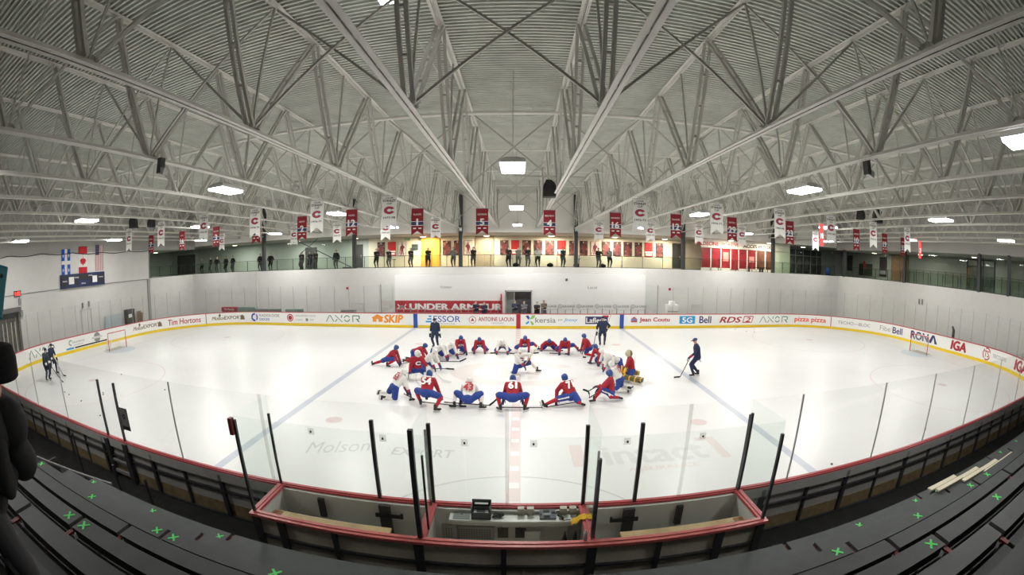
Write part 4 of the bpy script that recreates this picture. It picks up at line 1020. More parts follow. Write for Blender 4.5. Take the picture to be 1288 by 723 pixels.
# corridor fittings along the end wall
XE = XR+5.7
t = thing('display_screen', 'dark wall screen in the glazed corridor by the blue bin', 'screen', (XE, 21.0, 5.6)); MB().box((XE, 20.6, 5.1), (XE+.06, 21.6, 6.9)).build('screen', BLACKP, t); MB().box((XE-.01,20.7,5.2),(XE,21.5,6.8)).build('display', M('dim_display', (.03,.03,.04), .2), t)
t = thing('mural_panel', 'dark mural board with a red figure on the corridor wall', 'mural', (XE, 18.0, 5.6)); MB().box((XE, 16.9, 4.7), (XE+.06, 19.3, 6.0)).build('board', BLACKP, t); MB().extrude([(XE-.01, 18.3+u*.9, 6.0+v*.9) for u, v in SILH], (-.01,0,0)).build('figure_shape', REDP, t)
t = thing('corridor_board', 'tall dark panel on the corridor wall left of the brown boards', 'panel', (XE, 15.0, 5.6)); MB().box((XE, 14.4, 4.8), (XE+.06, 15.6, 6.8)).build('panel', BLACKP, t); MB().box((XE-.01,14.5,5.0),(XE,15.5,5.4)).build('panel_band', GREYP, t)
t = thing('wood_panelling', 'brown wood boards covering part of the glazed corridor wall', 'wall panel', (XE, 12.0, GZ)); MB().box((XE-.02, 10.9, GZ), (XE+.06, 13.6, 7.1)).build('boards', M('brown_boards', (.22,.12,.05), .6, noise=.25, scale=3), t); MB().box((XE-.03,12.2,GZ),(XE-.02,12.23,7.1)).build('seam', BLACKP, t)
o = MB()
for a, b in ((-1.2, -1.1), (.2, .3), (.95, 1.05), (2.3, 2.4)): o.box((XE-.05, a, GZ), (XE+.05, b, 7.0))
o.box((XE-.05, -1.2, 6.4), (XE+.05, 2.4, 6.5)); o.box((XE-.05, -1.2, 6.95), (XE+.05, 2.4, 7.05)); struct('door_9', o, BLACKP)
struct('door_9_leaf', MB().box((XE-.01, -1.1, GZ), (XE+.03, 2.3, 6.4)), M('dark_green_leaf', (.04,.055,.05), .4))
t = thing('blue_bin', 'blue bin on the corridor floor behind the railing', 'bin', (33.9, 20.0, GZ)); MB().tube([(33.9,20,GZ),(33.9,20,GZ+.75)],[.24,.3],12).build('bin_shell', M('blue_plastic', (.03,.12,.5), .5), t); MB().tube([(33.9,20,GZ+.75),(33.9,20,GZ+.8)],[.31,.2],12).build('lid', M('blue_plastic', (.03,.12,.5), .5), t)
railing('corridor_railing', 'dark green inner barrier at the back of the glazed corridor', (XR+4.2, 10.5), (XR+4.2, -12), 22, GZ, 5.7, GLASSG)
# gallery ceiling lights
k = 0
GLX = [(-30, 20, 80, 0), (-22, 20.5, 80, 0), (-15.5, 20.5, 80, 0), (-9, 21.5, 110, 1), (-3, 21.5, 110, 1), (3, 21.5, 110, 1), (9, 21.5, 110, 1), (14, 21.5, 90, 1), (19.5, 17.9, 60, 1), (24, 17.9, 60, 1), (30, 20, 20, 0), (36, 14, 40, 0), (36, 7, 34, 0), (36, 0, 34, 0), (36, -7, 26, 0), (-38.5, 15, 60, 0)]
gm = MB().tube([(0,0,0.04),(0,0,-0.03)], .3, 20).data('trim_ring', LAMPB); gl = MB().tube([(0,0,-0.03),(0,0,-0.05)], .26, 20).data('diffuser', DOWNL)
for i, (x, y, p, warm) in enumerate(GLX):
    zc = ZB if x < 33 else 7.15
    if x < -34: zc = 7.1
    lb = 'round downlight in the gallery ceiling, ' + (f'{["first","second","third"][i]} from the flag wall' if i < 3 else f'{["first","second","third","fourth","fifth","sixth","seventh"][i-3]} from the orange passage' if i < 10 else f'{ORD[i-10]} past the clinic sign' if i < 15 else 'in the corner behind the flag wall')
    t = thing('downlight', lb, 'downlight', (x, y, zc-.06), 0, 'gallery downlights')
    put('trim_ring', gm, t); put('diffuser', gl, t)
    ld = bpy.data.lights.new('downlight_light', 'AREA'); ld.shape = 'DISK'; ld.size = .5; ld.energy = p*GAL; ld.color = (1, .86, .66) if warm else (1, 1, .92)
    lo = bpy.data.objects.new('downlight_light', ld); COL.objects.link(lo); lo.parent = t; lo.location = (0, 0, -.06)
ld = bpy.data.lights.new('passage_light', 'AREA'); ld.size = .7; ld.energy = 40*GAL; ld.color = (1, .55, .15)
t = thing('passage_lamp', 'warm lamp over the orange lit passage', 'lamp', (-8.57, YG-.7, 7.25)); MB().box((-8.9, YG-.85, 7.22), (-8.25, YG-.55, 7.33)).build('lamp_case', LAMPB, t)
lo = bpy.data.objects.new('passage_light', ld); COL.objects.link(lo); lo.parent = t; lo.location = (0, 0, -.05)

# ------------------------------------------------------------------ bench wall sign, lettering, doorway
yb = 16.49
t = thing('sponsor_sign', 'long red sign with white lettering on the visitor bench wall', 'sign', (-5.8, yb, 1.2))
sb_ = MB().box((-10.36, yb-.03, .72), (-1.32, yb+.01, 1.72)).build('sign_board', REDP, t)
mb = MB(); text(mb, 'UNDER ARMOUR', (-5.2, yb-.034, 1.22), (1,0,0), (0,0,1), .5, 7.7, bold=.05); mb.build('lettering', WHITEP, sb_)
mb = MB()
for sg in (1, -1):
    vs = []; fs = []
    for i in range(21):
        a = R_(20+140*i/20)
        for r in (1.0, .72+.12*abs(math.cos(a))): vs.append((-9.75+.42*r*math.cos(a), yb-.034, 1.22+sg*(-.34+.42*r*math.sin(a))))
    for i in range(20): fs.append((2*i, 2*i+2, 2*i+3, 2*i+1))
    mb.add(vs, fs)
mb.build('emblem', WHITEP, sb_)
t = thing('painted_lettering', 'small grey visitor lettering on the white bench wall', 'lettering', (-5.96, yb, 2.85)); mb = MB(); text(mb, 'Visiteur', (-5.96, yb-.004, 2.85), (1,0,0), (0,0,1), .22, 1.0); mb.build('lettering', GREYP, t)
t = thing('painted_lettering', 'small grey home team lettering on the white bench wall', 'lettering', (6.04, yb, 2.85)); mb = MB(); text(mb, 'Local', (6.04, yb-.004, 2.85), (1,0,0), (0,0,1), .22, .75); mb.build('lettering', GREYP, t)
t = thing('painted_lettering', 'row of repeated grey restaurant lettering low on the home bench wall', 'lettering', (6.4, yb, 1.3))
for i in range(6):
    x = 2.6+1.53*i; mb = MB(); text(mb, 'LA CAGE', (x, yb-.004, 1.3), (1,0,0), (0,0,1), .17, .95, bold=.02)
    if i: 
        c = Vector((x-.72, yb-.004, 1.3)); vs = []; fs = []
        for q in range(21):
            a = 2*math.pi*q/20
            for r in (.17, .135): vs.append(c+Vector((r*math.cos(a), 0, r*math.sin(a))))
        for q in range(20): fs.append((2*q, 2*q+2, 2*q+3, 2*q+1))
        mb.add(vs, fs); text(mb, 'c', (c.x, yb-.004, 1.3), (1,0,0), (0,0,1), .12)
    mb.build('lettering', GREYP, t)
t = thing('small_speaker', 'tiny dark box high on the home bench wall', 'speaker', (3.9, yb, 3.5)); MB().box((3.82, yb-.1, 3.38), (3.98, yb+.01, 3.56)).build('box_shell', BLACKP, t); MB().tube([(3.9,yb-.1,3.47),(3.9,yb-.11,3.47)],.05,10).build('grille', GREYP, t)
for x, nm in ((-14.95, 'visitor'), (13.0, 'home')):
    t = thing('alarm_bell', f'tiny red alarm button on the white wall beyond the {nm} bench', 'alarm', (x, YF, 2.75)); MB().tube([(x, YF, 2.75), (x, YF-.06, 2.75)], .09, 12).build('bell_dome', REDP, t); MB().cbox((x,YF-.01,2.75),(.2,.02,.2)).build('back_plate', REDP, t)
o = MB(); o.box((-1.12, yb-.02, -.06), (-1.02, yb+.5, 2.57)); o.box((1.02, yb-.02, -.06), (1.1, yb+.5, 2.57)); o.box((-1.12, yb-.02, 2.47), (1.1, yb+.5, 2.6)); struct('door_1', o, M('grey_frame', (.42,.42,.41), .5))
struct('door_1_leaf', MB().box((-1.02, yb+.40, -.06), (-.35, yb+.44, 2.47)), M('sage_leaf', (.22,.24,.22), .5))
struct('door_1_leaf_edge', MB().box((-.38, yb+.30, -.06), (-.33, yb+.44, 2.4)), WHITEP)
o = MB(); n = 16
for i in range(n): o.box((-.33+1.35*i/n, yb+.36+(.03 if i % 2 else 0), -.06), (-.33+1.35*(i+1)/n, yb+.42, 2.47))
struct('door_1_curtain', o, M('charcoal_curtain', (.06,.06,.065), .8))
MBp = MB().box((-1.45, 16.1, -.06), (-1.35, 16.45, 2.3)); struct('trim_4', MBp, REDP)
struct('floor_bench', MB().box((-10.4, 13.3, -.06), (10.6, 16.5, .16)), RUBBER)
for x0, x1, lab in ((-9.8, -1.6, 'long bench with posted back rail in the visitor bench area'), (1.9, 10.2, 'long bench with posted back rail in front of the restaurant lettering')):
    t = thing('team_bench', lab, 'bench', ((x0+x1)/2, 14.9, .16))
    MB().box((x0, 14.2, .58), (x1, 14.55, .63)).build('seat_plank', BENCHW, t)
    MB().box((x0, 15.0, 1.16), (x1, 15.05, 1.2)).build('back_rail', M('pale_rail_paint', (.6,.6,.58), .5), t)
    nn = 14
    for i in range(nn+1):
        x = x0+(x1-x0)*i/nn
        MB().box((x-.03, 15.0, .16), (x+.03, 15.06, 1.16 if i % 2 else 1.3)).build('rail_post', GREYP, t)
    for i in range(5):
        x = x0+.3+(x1-x0-.6)*i/4; MB().box((x-.05, 14.25, .16), (x+.05, 14.5, .58)).build('leg', GREYP, t)
for x, nm in ((-10.5, 'visitor'), (10.62, 'home')):
    t = thing('end_screen', f'clear screen with grey post at the outer end of the {nm} bench', 'screen', (x, 14.2, 1.1)); MB().box((x-.01, 13.05, 1.1), (x+.01, 16.4, 3.2)).build('glass_pane', GLASSB, t); MB().box((x-.03, 13.02, 1.1), (x+.03, 13.08, 3.3)).build('support_post', GREYP, t)
for x0, x1, z, m, lab in ((-27.05, -25.1, 1.4, REDP, 'red advertising board standing behind the far boards'), (-25.0, -22.9, 1.42, M('sea_green_pad', (.22,.33,.28), .6), 'green folded mat stack behind the far boards'), (-22.9, -20.3, 1.27, M('grey_green_pad', (.26,.29,.26), .6), 'long grey green padded bench behind the far boards'), (-19.6, -18.0, 1.27, M('sea_green_pad', (.22,.33,.28), .6), 'short green padded bench behind the far boards'), (-14.2, -13.0, 1.25, M('grey_pad', (.3,.31,.3), .6), 'grey equipment case behind the far boards')):
    t = thing('stored_pad', lab, 'pad', ((x0+x1)/2, 13.9, -.06))
    MB().box((x0, 13.6, 1.0), (x1, 14.1, z)).build('top_pad', m, t); MB().box((x0+.05, 13.65, -.06), (x1-.05, 14.05, 1.0)).build('base_box', GREYP, t)
    if m is REDP:
        mb = MB(); text(mb, 'Tim Hortons', ((x0+x1)/2, 13.594, 1.22), (1,0,0), (0,0,1), .2, 1.3); mb.build('lettering', WHITEP, t)
t = thing('white_bin', 'white upright case behind the far boards right of the home bench', 'case', (12.1, 13.9, -.06)); MB().box((11.7,13.6,-.06),(12.6,14.3,1.75)).build('case_body', WHITEP, t); MB().box((11.95,13.7,1.75),(12.35,14.2,2.0)).build('case_top', WHITEP, t); MB().box((11.68,13.58,1.2),(12.62,13.6,1.25)).build('seam', GREYP, t)
for x in (-13.0, 14.6):
    t = thing('folded_frame', 'small pale tube frame behind the far boards ' + ('left of the visitor bench' if x < 0 else 'right of the white case'), 'frame', (x, 14.4, -.06)); MB().bar((x-.55,14.4,-.06),(x-.55,14.4,1.7),.04,.04).bar((x+.55,14.4,-.06),(x+.55,14.4,1.7),.04,.04).bar((x-.55,14.4,1.68),(x+.55,14.4,1.68),.04,.04).build('frame_tube', M('pale_tube', (.6,.57,.55), .5), t); MB().box((x-.53,14.4,1.1),(x+.53,14.41,1.66)).build('frame_sheet', WALLP, t)

# ------------------------------------------------------------------ flag wall: flags, scoreboard, clock, cable, doors
xw = XL+0.02
def flag(name, label, yc, w, z0, z1):
    t = thing('hanging_flag', label, 'flag', (xw, yc, (z0+z1)/2))
    return t, yc-w/2, yc+w/2
def fr(mb, y0, y1, z0, z1, mi, lift): mb.box((xw, y0, z0), (xw+lift, y1, z1), mi)
t, a, b = flag('', 'blue and white cross flag hung on the wall above the scoreboard', -0.75, 1.0, 5.3, 7.35)
mb = MB(); fr(mb, a, b, 5.3, 7.35, 0, .015); mid = (a+b)/2; fr(mb, mid-.15, mid+.15, 5.3, 7.35, 1, .02); fr(mb, a, b, 6.18, 6.46, 1, .0205)
for yy in (a+.18, b-.18):
    for zz in (5.75, 6.85):
        fr(mb, yy-.03, yy+.03, zz-.14, zz+.14, 1, .022); fr(mb, yy-.09, yy+.09, zz-.03, zz+.03, 1, .023)
mb.build('flag_cloth', [M('flag_blue', (.015,.10,.50), .8), WHITEF], t)
t, a, b = flag('', 'red and white maple leaf flag hung on the wall above the scoreboard', 1.25, 1.0, 5.35, 7.5)
mb = MB(); fr(mb, a, b, 5.35, 7.5, 1, .015); fr(mb, a, b, 5.35, 5.9, 0, .02); fr(mb, a, b, 6.95, 7.5, 0, .02)
leaf = [(-.42,0),(-.14,.04),(-.16,.16),(.0,.3),(.03,.26),(.14,.3),(.12,.2),(.3,.24),(.26,.12),(.44,0)]
leaf = leaf+[(x,-y) for x, y in leaf[::-1][1:-1]]
mb.extrude([(xw+.021, 1.25+y*1.25, 6.42-x*.95) for x, y in leaf], (.004,0,0), 0)
mb.build('flag_cloth', [M('flag_red', (.55,.02,.03), .8), WHITEF], t)
t, a, b = flag('', 'faded striped flag with dark canton on the wall above the scoreboard', 3.25, 0.95, 5.5, 7.6)
mb = MB(); fr(mb, a, b, 5.5, 7.6, 1, .015)
for i in range(0, 13, 2): fr(mb, a+(b-a)*i/13, a+(b-a)*(i+1)/13, 5.5, 7.6, 0, .02)
fr(mb, a, a+.44, 6.8, 7.6, 2, .024)
for i in range(4):
    for j in range(5): fr(mb, a+.06+.1*i, a+.09+.1*i, 6.9+.14*j, 6.93+.14*j, 1, .026)
mb.build('flag_cloth', [M('faded_stripe_red', (.42,.12,.12), .8), WHITEF, M('canton_navy', (.03,.04,.12), .8)], t)
t = thing('scoreboard', 'dark blue scoreboard with blank white panels under three flags', 'scoreboard', (xw, 1.15, 4.9))
MB().box((xw, -1.45, 4.36), (xw+.2, 3.75, 5.42)).build('case', M('navy_case', (.012,.025,.10), .5), t)
f = MB(); f.box((xw+.2, -.55, 4.65), (xw+.21, 0.05, 5.2)); f.build('blank_panel', WHITEP, t); f = MB(); f.box((xw+.2, 2.25, 4.62), (xw+.21, 2.8, 5.15)); f.build('blank_panel', WHITEP, t)
f = MB(); f.box((xw+.2, 0.6, 4.9), (xw+.21, 1.75, 5.36)); f.build('clock_panel', BLACKP, t)
for y0, y1 in ((-1.4, -.65), (.12, .52), (1.83, 2.18), (2.88, 3.68)): MB().box((xw+.2, y0, 4.5), (xw+.208, y1, 5.3)).build('score_panel', M('dark_score_panel', (.02,.02,.035), .5), t)
mb = MB()
for tx, y, z in (('VISITEUR', .35, 5.12), ('LOCAL', 2.0, 5.2), ('PUNITION', -1.02, 4.9), ('PUNITION', 3.28, 5.0), ('PERIODE', 1.15, 4.62)): text(mb, tx, (xw+.212, y, z), (0,1,0), (0,0,1), .1, .5, bold=.02)
mb.build('lettering', WHITEP, t)
t = thing('digital_clock', 'small red digital clock on the wall below the flags', 'clock', (xw, -6.25, 4.5)); MB().box((xw, -6.55, 4.28), (xw+.12, -5.85, 4.66)).build('clock_case', BLACKP, t)
mb = MB(); text(mb, '1:02', (xw+.125, -6.2, 4.47), (0,1,0), (0,0,1), .26, .54, bold=.03); mb.build('digits', LEDRED, t)
t = thing('drooping_cable', 'long drooping dark cable along the top of the flag wall', 'cable', (xw, 0, 7.0)); mb = MB(); pts = []
for i in range(81):
    y = -14+23.8*i/80; pts.append((xw+.05, y, 7.05-.12*abs(math.sin(y*.9))-.05*math.sin(y*.37)))
mb.tube(pts, .03, 6); mb.build('cable', BLACKP, t)
o = MB(); o.box((XL, -8.6, -.06), (XL+.3, -8.4, 3.45)); o.box((XL, -6.35, -.06), (XL+.3, -6.15, 3.45)); o.box((XL, -8.6, 3.25), (XL+.45, -6.1, 3.55)); struct('door_2', o, M('dark_grey_frame', (.14,.14,.135), .5))
o = MB(); o.box((XL, -8.4, -.06), (XL+.05, -6.35, 3.25)); struct('door_2_leaf', o, M('dim_leaf', (.10,.095,.08), .5, noise=.3, scale=1))
o = MB()
for y in (-8.0, -7.6, -7.1, -6.7): o.box((XL+.05, y-.04, -.06), (XL+.12, y+.04, 2.6))
struct('door_2_bar', o, M('pale_bar', (.6,.58,.5), .5))
for i, (y, z) in enumerate(((-6.0, 3.9), (-5.9, 3.1))):
    t = thing('conduit_box', 'small dark fitting on the wall beside the dark end doorway, ' + ('upper one' if i == 0 else 'lower one'), 'wall fitting', (xw, y, z), 0, 'fittings beside the end doorway'); MB().box((xw, y-.14, z-.25), (xw+.12, y+.14, z+.2)).build('box_shell', GREYP, t); MB().tube([(xw+.06,y,z+.2),(xw+.06,y,z+.5)],.03,6).build('conduit', GREYP, t)
t = thing('upright_case', 'tall dark case standing against the wall below the striped flag', 'case', (XL+.4, 6.6, -.06)); MB().box((XL+.1, 6.1, -.06), (XL+.6, 7.15, 1.95)).build('case_body', M('charcoal_case', (.06,.06,.06), .5), t); MB().box((XL+.6,6.3,1.25),(XL+.61,6.75,1.55)).build('case_label', WHITEP, t)
t = thing('leaning_boards', 'brown boards leaning on the wall next to the tall dark case', 'boards', (XL+.3, 8.0, -.06)); MB().cbox((XL+.3, 7.9, .8), (.06, .5, 1.7), Matrix.Rotation(.1,3,'Y')).cbox((XL+.38, 8.2, .7), (.05, .35, 1.6), Matrix.Rotation(.1,3,'Y')).build('board', M('brown_board', (.25,.18,.12), .7), t)
t = thing('spare_pane', 'pale blue spare pane leaning on the wall left of the dark case', 'pane', (XL+.3, 4.5, -.06)); MB().cbox((XL+.35, 4.5, .85), (.03, 2.3, 1.8), Matrix.Rotation(.08,3,'Y')).build('pane', M('pale_blue_sheet', (.55,.62,.66), .3), t)
for i, (y, z) in enumerate(((1.0, 2.9), (1.75, 2.95))):
    t = thing('lamp_bracket', 'small dark lamp bracket on the wall under the scoreboard, ' + ('left of the pair' if i == 0 else 'right of the pair'), 'bracket', (xw, y, z), 0, 'brackets under the scoreboard'); MB().box((xw, y-.06, z-.2), (xw+.15, y+.06, z+.2)).build('bracket_arm', GREYP, t); MB().box((xw,y-.1,z-.3),(xw+.04,y+.1,z-.2)).build('bracket_plate', ALU, t)
t = thing('pipe_frame', 'thin pale pipe frame fixed low on the wall under the scoreboard', 'frame', (xw, 1.4, 2.0)); MB().box((xw-.02,.7,2.4),(xw+.05,.8,2.46)).bar((xw+.05,.7,2.5),(xw+.05,2.0,2.55),.03,.03).bar((xw+.05,.75,.3),(xw+.05,.75,2.5),.03,.03).bar((xw+.05,1.95,.3),(xw+.05,1.95,2.5),.03,.03).build('pipe', M('pipe_grey', (.42,.42,.41), .5), t)
for i, (y, z) in enumerate(((4.3, 3.1), (4.7, 3.1))):
    t = thing('lamp_bracket', 'small dark bracket on the end wall below the dim corridor, ' + ('nearer the bleachers' if i == 0 else 'nearer the gallery'), 'bracket', (XR, y, z), 0, 'brackets on the end wall'); MB().box((XR-.15, y-.06, z-.2), (XR+.0, y+.06, z+.2)).build('bracket_arm', GREYP, t); MB().box((XR-.04,y-.1,z-.3),(XR,y+.1,z-.2)).build('bracket_plate', ALU, t)
t = thing('bent_post', 'dark bent post standing behind the end boards below the dim corridor', 'post', (31.6, -.6, -.06)); MB().tube([(31.6,-.6,-.06),(31.6,-.6,1.5),(31.55,-.45,1.8)],[.14,.14,.08],8).build('post_shaft', M('charcoal_post', (.05,.05,.05), .6), t); MB().tube([(31.6,-.6,-.06),(31.6,-.6,.0)],.25,10).build('base_plate', BLACKP, t)

# ------------------------------------------------------------------ goals
def goal(x, sg, lab):
    t = thing('hockey_goal', lab, 'goal', (x, 0, 0))
    r = .032
    mb = MB(); mb.tube([(x, -.915, 0), (x, -.915, 1.22), (x, .915, 1.22), (x, .915, 0)], r, 8); mb.build('goal_frame', M('goal_red', (.6,.04,.05), .4), t)
    bk = x+sg*1.0
    mb = MB(); mb.tube([(x, -.915, .03), (x+sg*.6, -1.05, .03), (bk, -.6, .03), (bk+sg*.1, 0, .03), (bk, .6, .03), (x+sg*.6, 1.05, .03), (x, .915, .03)], .03, 8); mb.tube([(x, -.915, 1.22), (x+sg*.45, -.6, 1.2), (x+sg*.5, 0, 1.2), (x+sg*.45, .6, 1.2), (x, .915, 1.22)], .02, 8); mb.tube([(x+sg*.5, 0, 1.2), (bk+sg*.1, 0, .03)], .02, 8)
    mb.build('base_frame', WHITEP, t)
    mb = MB(); nn = 15
    top = lambda u: Vector((x+sg*.5*(1-(abs(u))**3), .915*u, 1.2)); bot = lambda u: Vector((x+sg*1.08*(1-abs(u)**4), 1.0*u, .04))
    for i in range(nn+1):
        u = -1+2*i/nn; mb.bar(top(u), bot(u), .008, .008)
    for k in range(11):
        f = k/10; pr_ = None
        for i in range(nn+1):
            u = -1+2*i/nn; p = top(u).lerp(bot(u), f)
            if pr_ is not None: mb.bar(pr_, p, .008, .008)
            pr_ = p
    mb.build('netting', WHITEF, t)
    MB().box((min(x, x+sg*.9), -.8, .01), (max(x, x+sg*.9), .8, .012)).build('floor_pad', M('pad_olive', (.5,.48,.40), .7), t)
goal(-27.13, -1, 'red framed hockey net in front of the boards below the flag wall')
goal(27.13, 1, 'red framed hockey net in front of the blue hardware store lettering')
pk = MB().tube([(0,0,0),(0,0,.0254)], .0381, 14).data('puck', BLACKP)
for x, y in ((-20.6,-9.1),(-19.9,-9.2),(-18.2,-9.4),(-18.2,-7.9),(-17.9,-8.1),(-15.4,-10.1),(-13.0,-10.6),(-20.2,-5.0),(17.6,10.9),(18.2,10.6),(17.1,11.9),(18.9,11.8),(14.2,-10.5),(8.6,-11.0),(-15.2,-6.0)):
    o = put('puck', pk); o.location = (x, y, 0.003); tag(o, 'small black puck lying loose on the white ice', 'puck', 'pucks on the ice')

# ------------------------------------------------------------------ hanging banners
def banner(x, y, kind, name='', num='', year='', lab='', ztop=7.62):
    w, h, nt_ = .58, 1.27, .2
    t = thing('hanging_banner', lab, 'banner', (x, y, ztop), 0, 'white cup banners under the trusses' if kind == 'w' else 'red number banners under the trusses')
    z1 = ztop-.05; z0 = z1-h
    mb = MB(); mb.extrude([(x-w/2, y, z1), (x-w/2, y, z0), (x, y, z0+nt_), (x+w/2, y, z0), (x+w/2, y, z1)], (0, .012, 0)); cl = mb.build('banner_cloth', WHITEF if kind == 'w' else REDF, t)
    MB().tube([(x-w/2-.03, y+.006, z1), (x+w/2+.03, y+.006, z1)], .015, 8).bar((x, y+.006, z1), (min(TX, key=lambda q: abs(q-x)), y+.006, ZC+.004), .02, .02).bar((x-.25, y+.006, z1), (min(TX, key=lambda q: abs(q-x))-.06, y+.006, ZC+.004), .01, .01).bar((x+.25, y+.006, z1), (min(TX, key=lambda q: abs(q-x))+.06, y+.006, ZC+.004), .01, .01).build('hanging_bar', ALU, t)
    yf = y-.003; X = (1,0,0); Z = (0,0,1)
    if kind == 'w':
        mb = MB(); text(mb, 'COUPE', (x, yf, z1-.09), X, Z, .055, .3, bold=.02); text(mb, 'STANLEY', (x, yf, z1-.19), X, Z, .085, .5, bold=.04); text(mb, 'CUP', (x, yf, z1-.30), X, Z, .07, .2, bold=.03); text(mb, year, (x, yf, z1-.83), X, Z, .075, .46, bold=.03)
        mb.build('lettering', BLACKP, cl)
        mb = MB(); ch_logo(mb, (x, yf, z1-.55), X, Z, .40, .27, 0, 1, 2); mb.build('emblem', [M('deep_red_print', (.42,.02,.04), .6), WHITEP, NAVYP], cl)
    else:
        mb = MB(); mb.box((x-w/2, y-.002, z1-.80), (x+w/2, y, z1-.64)); mb.build('blue_band', NAVYP, cl)
        mb = MB(); mb.box((x-w/2, y-.0025, z1-.64), (x+w/2, y, z1-.615)); mb.box((x-w/2, y-.0025, z1-.825), (x+w/2, y, z1-.80))
        text(mb, num, (x, yf-.002, z1-.66), X, Z, .32, None, bold=.05)
        if name: text(mb, name, (x, yf, z1-.29), X, Z, .075, min(.44, .062*len(name)), bold=.02)
        mb.box((x-.2, y-.003, z1-.98), (x-.06, y, z1-.92)); mb.box((x+.06, y-.003, z1-.98), (x+.2, y, z1-.92))
        mb.build('lettering', WHITEP, cl)
WB = [(-7.74,-3.72,'1976-77','near row, third left of the middle lamps'), (-4.73,-3.62,'1977-78','near row, nearest left of the middle lamps'), (4.76,-2.8,'1972-73','near row, nearest right of the middle lamps'), (7.92,-3.2,'1970-71','near row, second right of the middle lamps'), (-11.1,-3.3,'1978-79','near row, over a red banner toward the flag wall'), (10.92,-3.5,'1985-86','near row, over a red banner toward the corridor'),
      (-13.96,-3.68,'1967-68','near row, in front of a lamp toward the flag wall'), (-17.54,-3.34,'1964-65','near row, between the two black speakers and a red banner'), (-21.19,-2.89,'1958-59','near row, last before the flag wall'), (14.04,-3.49,'1957-58','near row, in front of a lamp toward the corridor'), (16.99,-3.7,'1952-53','near row, under the two black speakers at the corridor side'), (19.71,-4.04,'1945-46','near row, last toward the corridor'),
      (-11.19,6.2,'1956-57','far row, beside the single black standing watcher'), (-7.66,5.3,'1959-60','far row, half hidden behind a larger white banner'), (-4.68,5.4,'1965-66','far row, left of the column by banner 5'), (5.0,7.8,'1968-69','far row, right of the column by banner 4'), (8.14,7.0,'1992-93','far row, in front of the end of the poster row'), (11.26,6.5,'1930-31','far row, over the clinic sign'), (14.03,5.7,'1929-30','far row, right of the red banner 29'), (-14.78,6.92,'1955-56','far row, left of the red banner 2'), (-21.74,7.38,'1943-44','far row, behind the red banner 3'), (19.47,4.55,'1923-24','far row, left of the lit red strip')]
for x, y, yr, l in WB: banner(x, y, 'w', year=yr, lab=f'white cup banner reading {yr}, {l}')
RB = [(-1.69,1.47,'GEOFFRION','5',''), (1.54,2.13,'BELIVEAU','4',''), (-4.69,.83,'PLANTE','1',''), (4.9,2.45,'RICHARD','16',''), (-7.67,-.1,'MOORE','12',' left of the middle lamps'), (7.95,1.81,'COURNOYER','12',' right of the middle lamps'), (11.03,1.38,'DRYDEN','29',''), (-11.13,1.31,'HARVEY','2',''), (-17.98,2.14,'BOUCHARD','3',''), (-24.58,2.04,'MORENZ','7',''), (-21.43,2.36,'LACH','16',' toward the flag wall'), (-14.45,1.7,'RICHARD','9',''), (14.3,.5,'GAINEY','23',''), (19.44,.17,'LAFLEUR','10',''), (22.27,.13,'ROBINSON','19',''), (25.14,.71,'GAINEY','33','')]
for x, y, nm, nu, l in RB: banner(x, y, 'r', name=nm, num=nu, lab=f'red banner with white number {nu} over a dark blue band{l}')
for x, y in ((16.64, .43), (28.12, 1.23)):
    t = thing('lit_banner', 'glowing red strip banner edge-on ' + ('left of banner 10' if x < 20 else 'at the corridor end'), 'lit banner', (x, y, 7.6), 0, 'glowing red strips')
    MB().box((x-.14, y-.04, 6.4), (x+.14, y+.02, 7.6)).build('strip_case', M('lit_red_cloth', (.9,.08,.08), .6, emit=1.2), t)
    MB().bar((x, y, 7.6), (min(TX, key=lambda q: abs(q-x)), y, ZC+.004), .03, .03).build('hanging_bar', ALU, t)
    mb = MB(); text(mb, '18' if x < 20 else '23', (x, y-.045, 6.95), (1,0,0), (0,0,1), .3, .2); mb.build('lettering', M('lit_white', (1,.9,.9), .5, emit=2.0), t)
# ------------------------------------------------------------------ loudspeakers
def speaker(x, y, z, lab, s=1.0, rz=0.0):
    t = thing('loudspeaker', lab, 'speaker', (x, y, z), rz, 'black loudspeakers in the roof')
    mb = MB(); mb.extrude([(-.26*s, -.2*s, -.34*s), (.26*s, -.2*s, -.34*s), (.26*s, -.3*s, .1*s), (.14*s, -.22*s, .36*s), (-.14*s, -.22*s, .36*s), (-.26*s, -.3*s, .1*s)], (0, .5*s, 0)); mb.build('cabinet', BLACKP, t, local=True)
    mb = MB(); mb.box((-.2*s, -.32*s, -.28*s), (.2*s, -.3*s, .05*s)); mb.build('grille', M('grille_black', (.03,.03,.03), .9), t, local=True)
    mb = MB(); mb.bar((0, .1*s, .34*s), (0, .1*s, .55*s), .04, .04); mb.bar((-1.4, .1*s, .55*s), (1.4, .1*s, .55*s), .05, .05); mb.build('hanging_bracket', STEEL, t, local=True)
speaker(1.24, -2.4, 7.9, 'black loudspeaker hung beside the truss right of the middle lamp', .95)
speaker(-20.6, -3.0, 7.85, 'black loudspeaker high toward the flag wall, nearer the bleachers', .9, .5); speaker(-20.3, -1.7, 7.85, 'black loudspeaker high toward the flag wall, nearer the gallery', .8, -.5)
speaker(16.5, -3.2, 7.9, 'black loudspeaker high toward the corridor, nearer the middle lamps', .75, .5); speaker(17.6, -3.5, 7.9, 'black loudspeaker high toward the corridor, larger of the pair', .95, -.5)
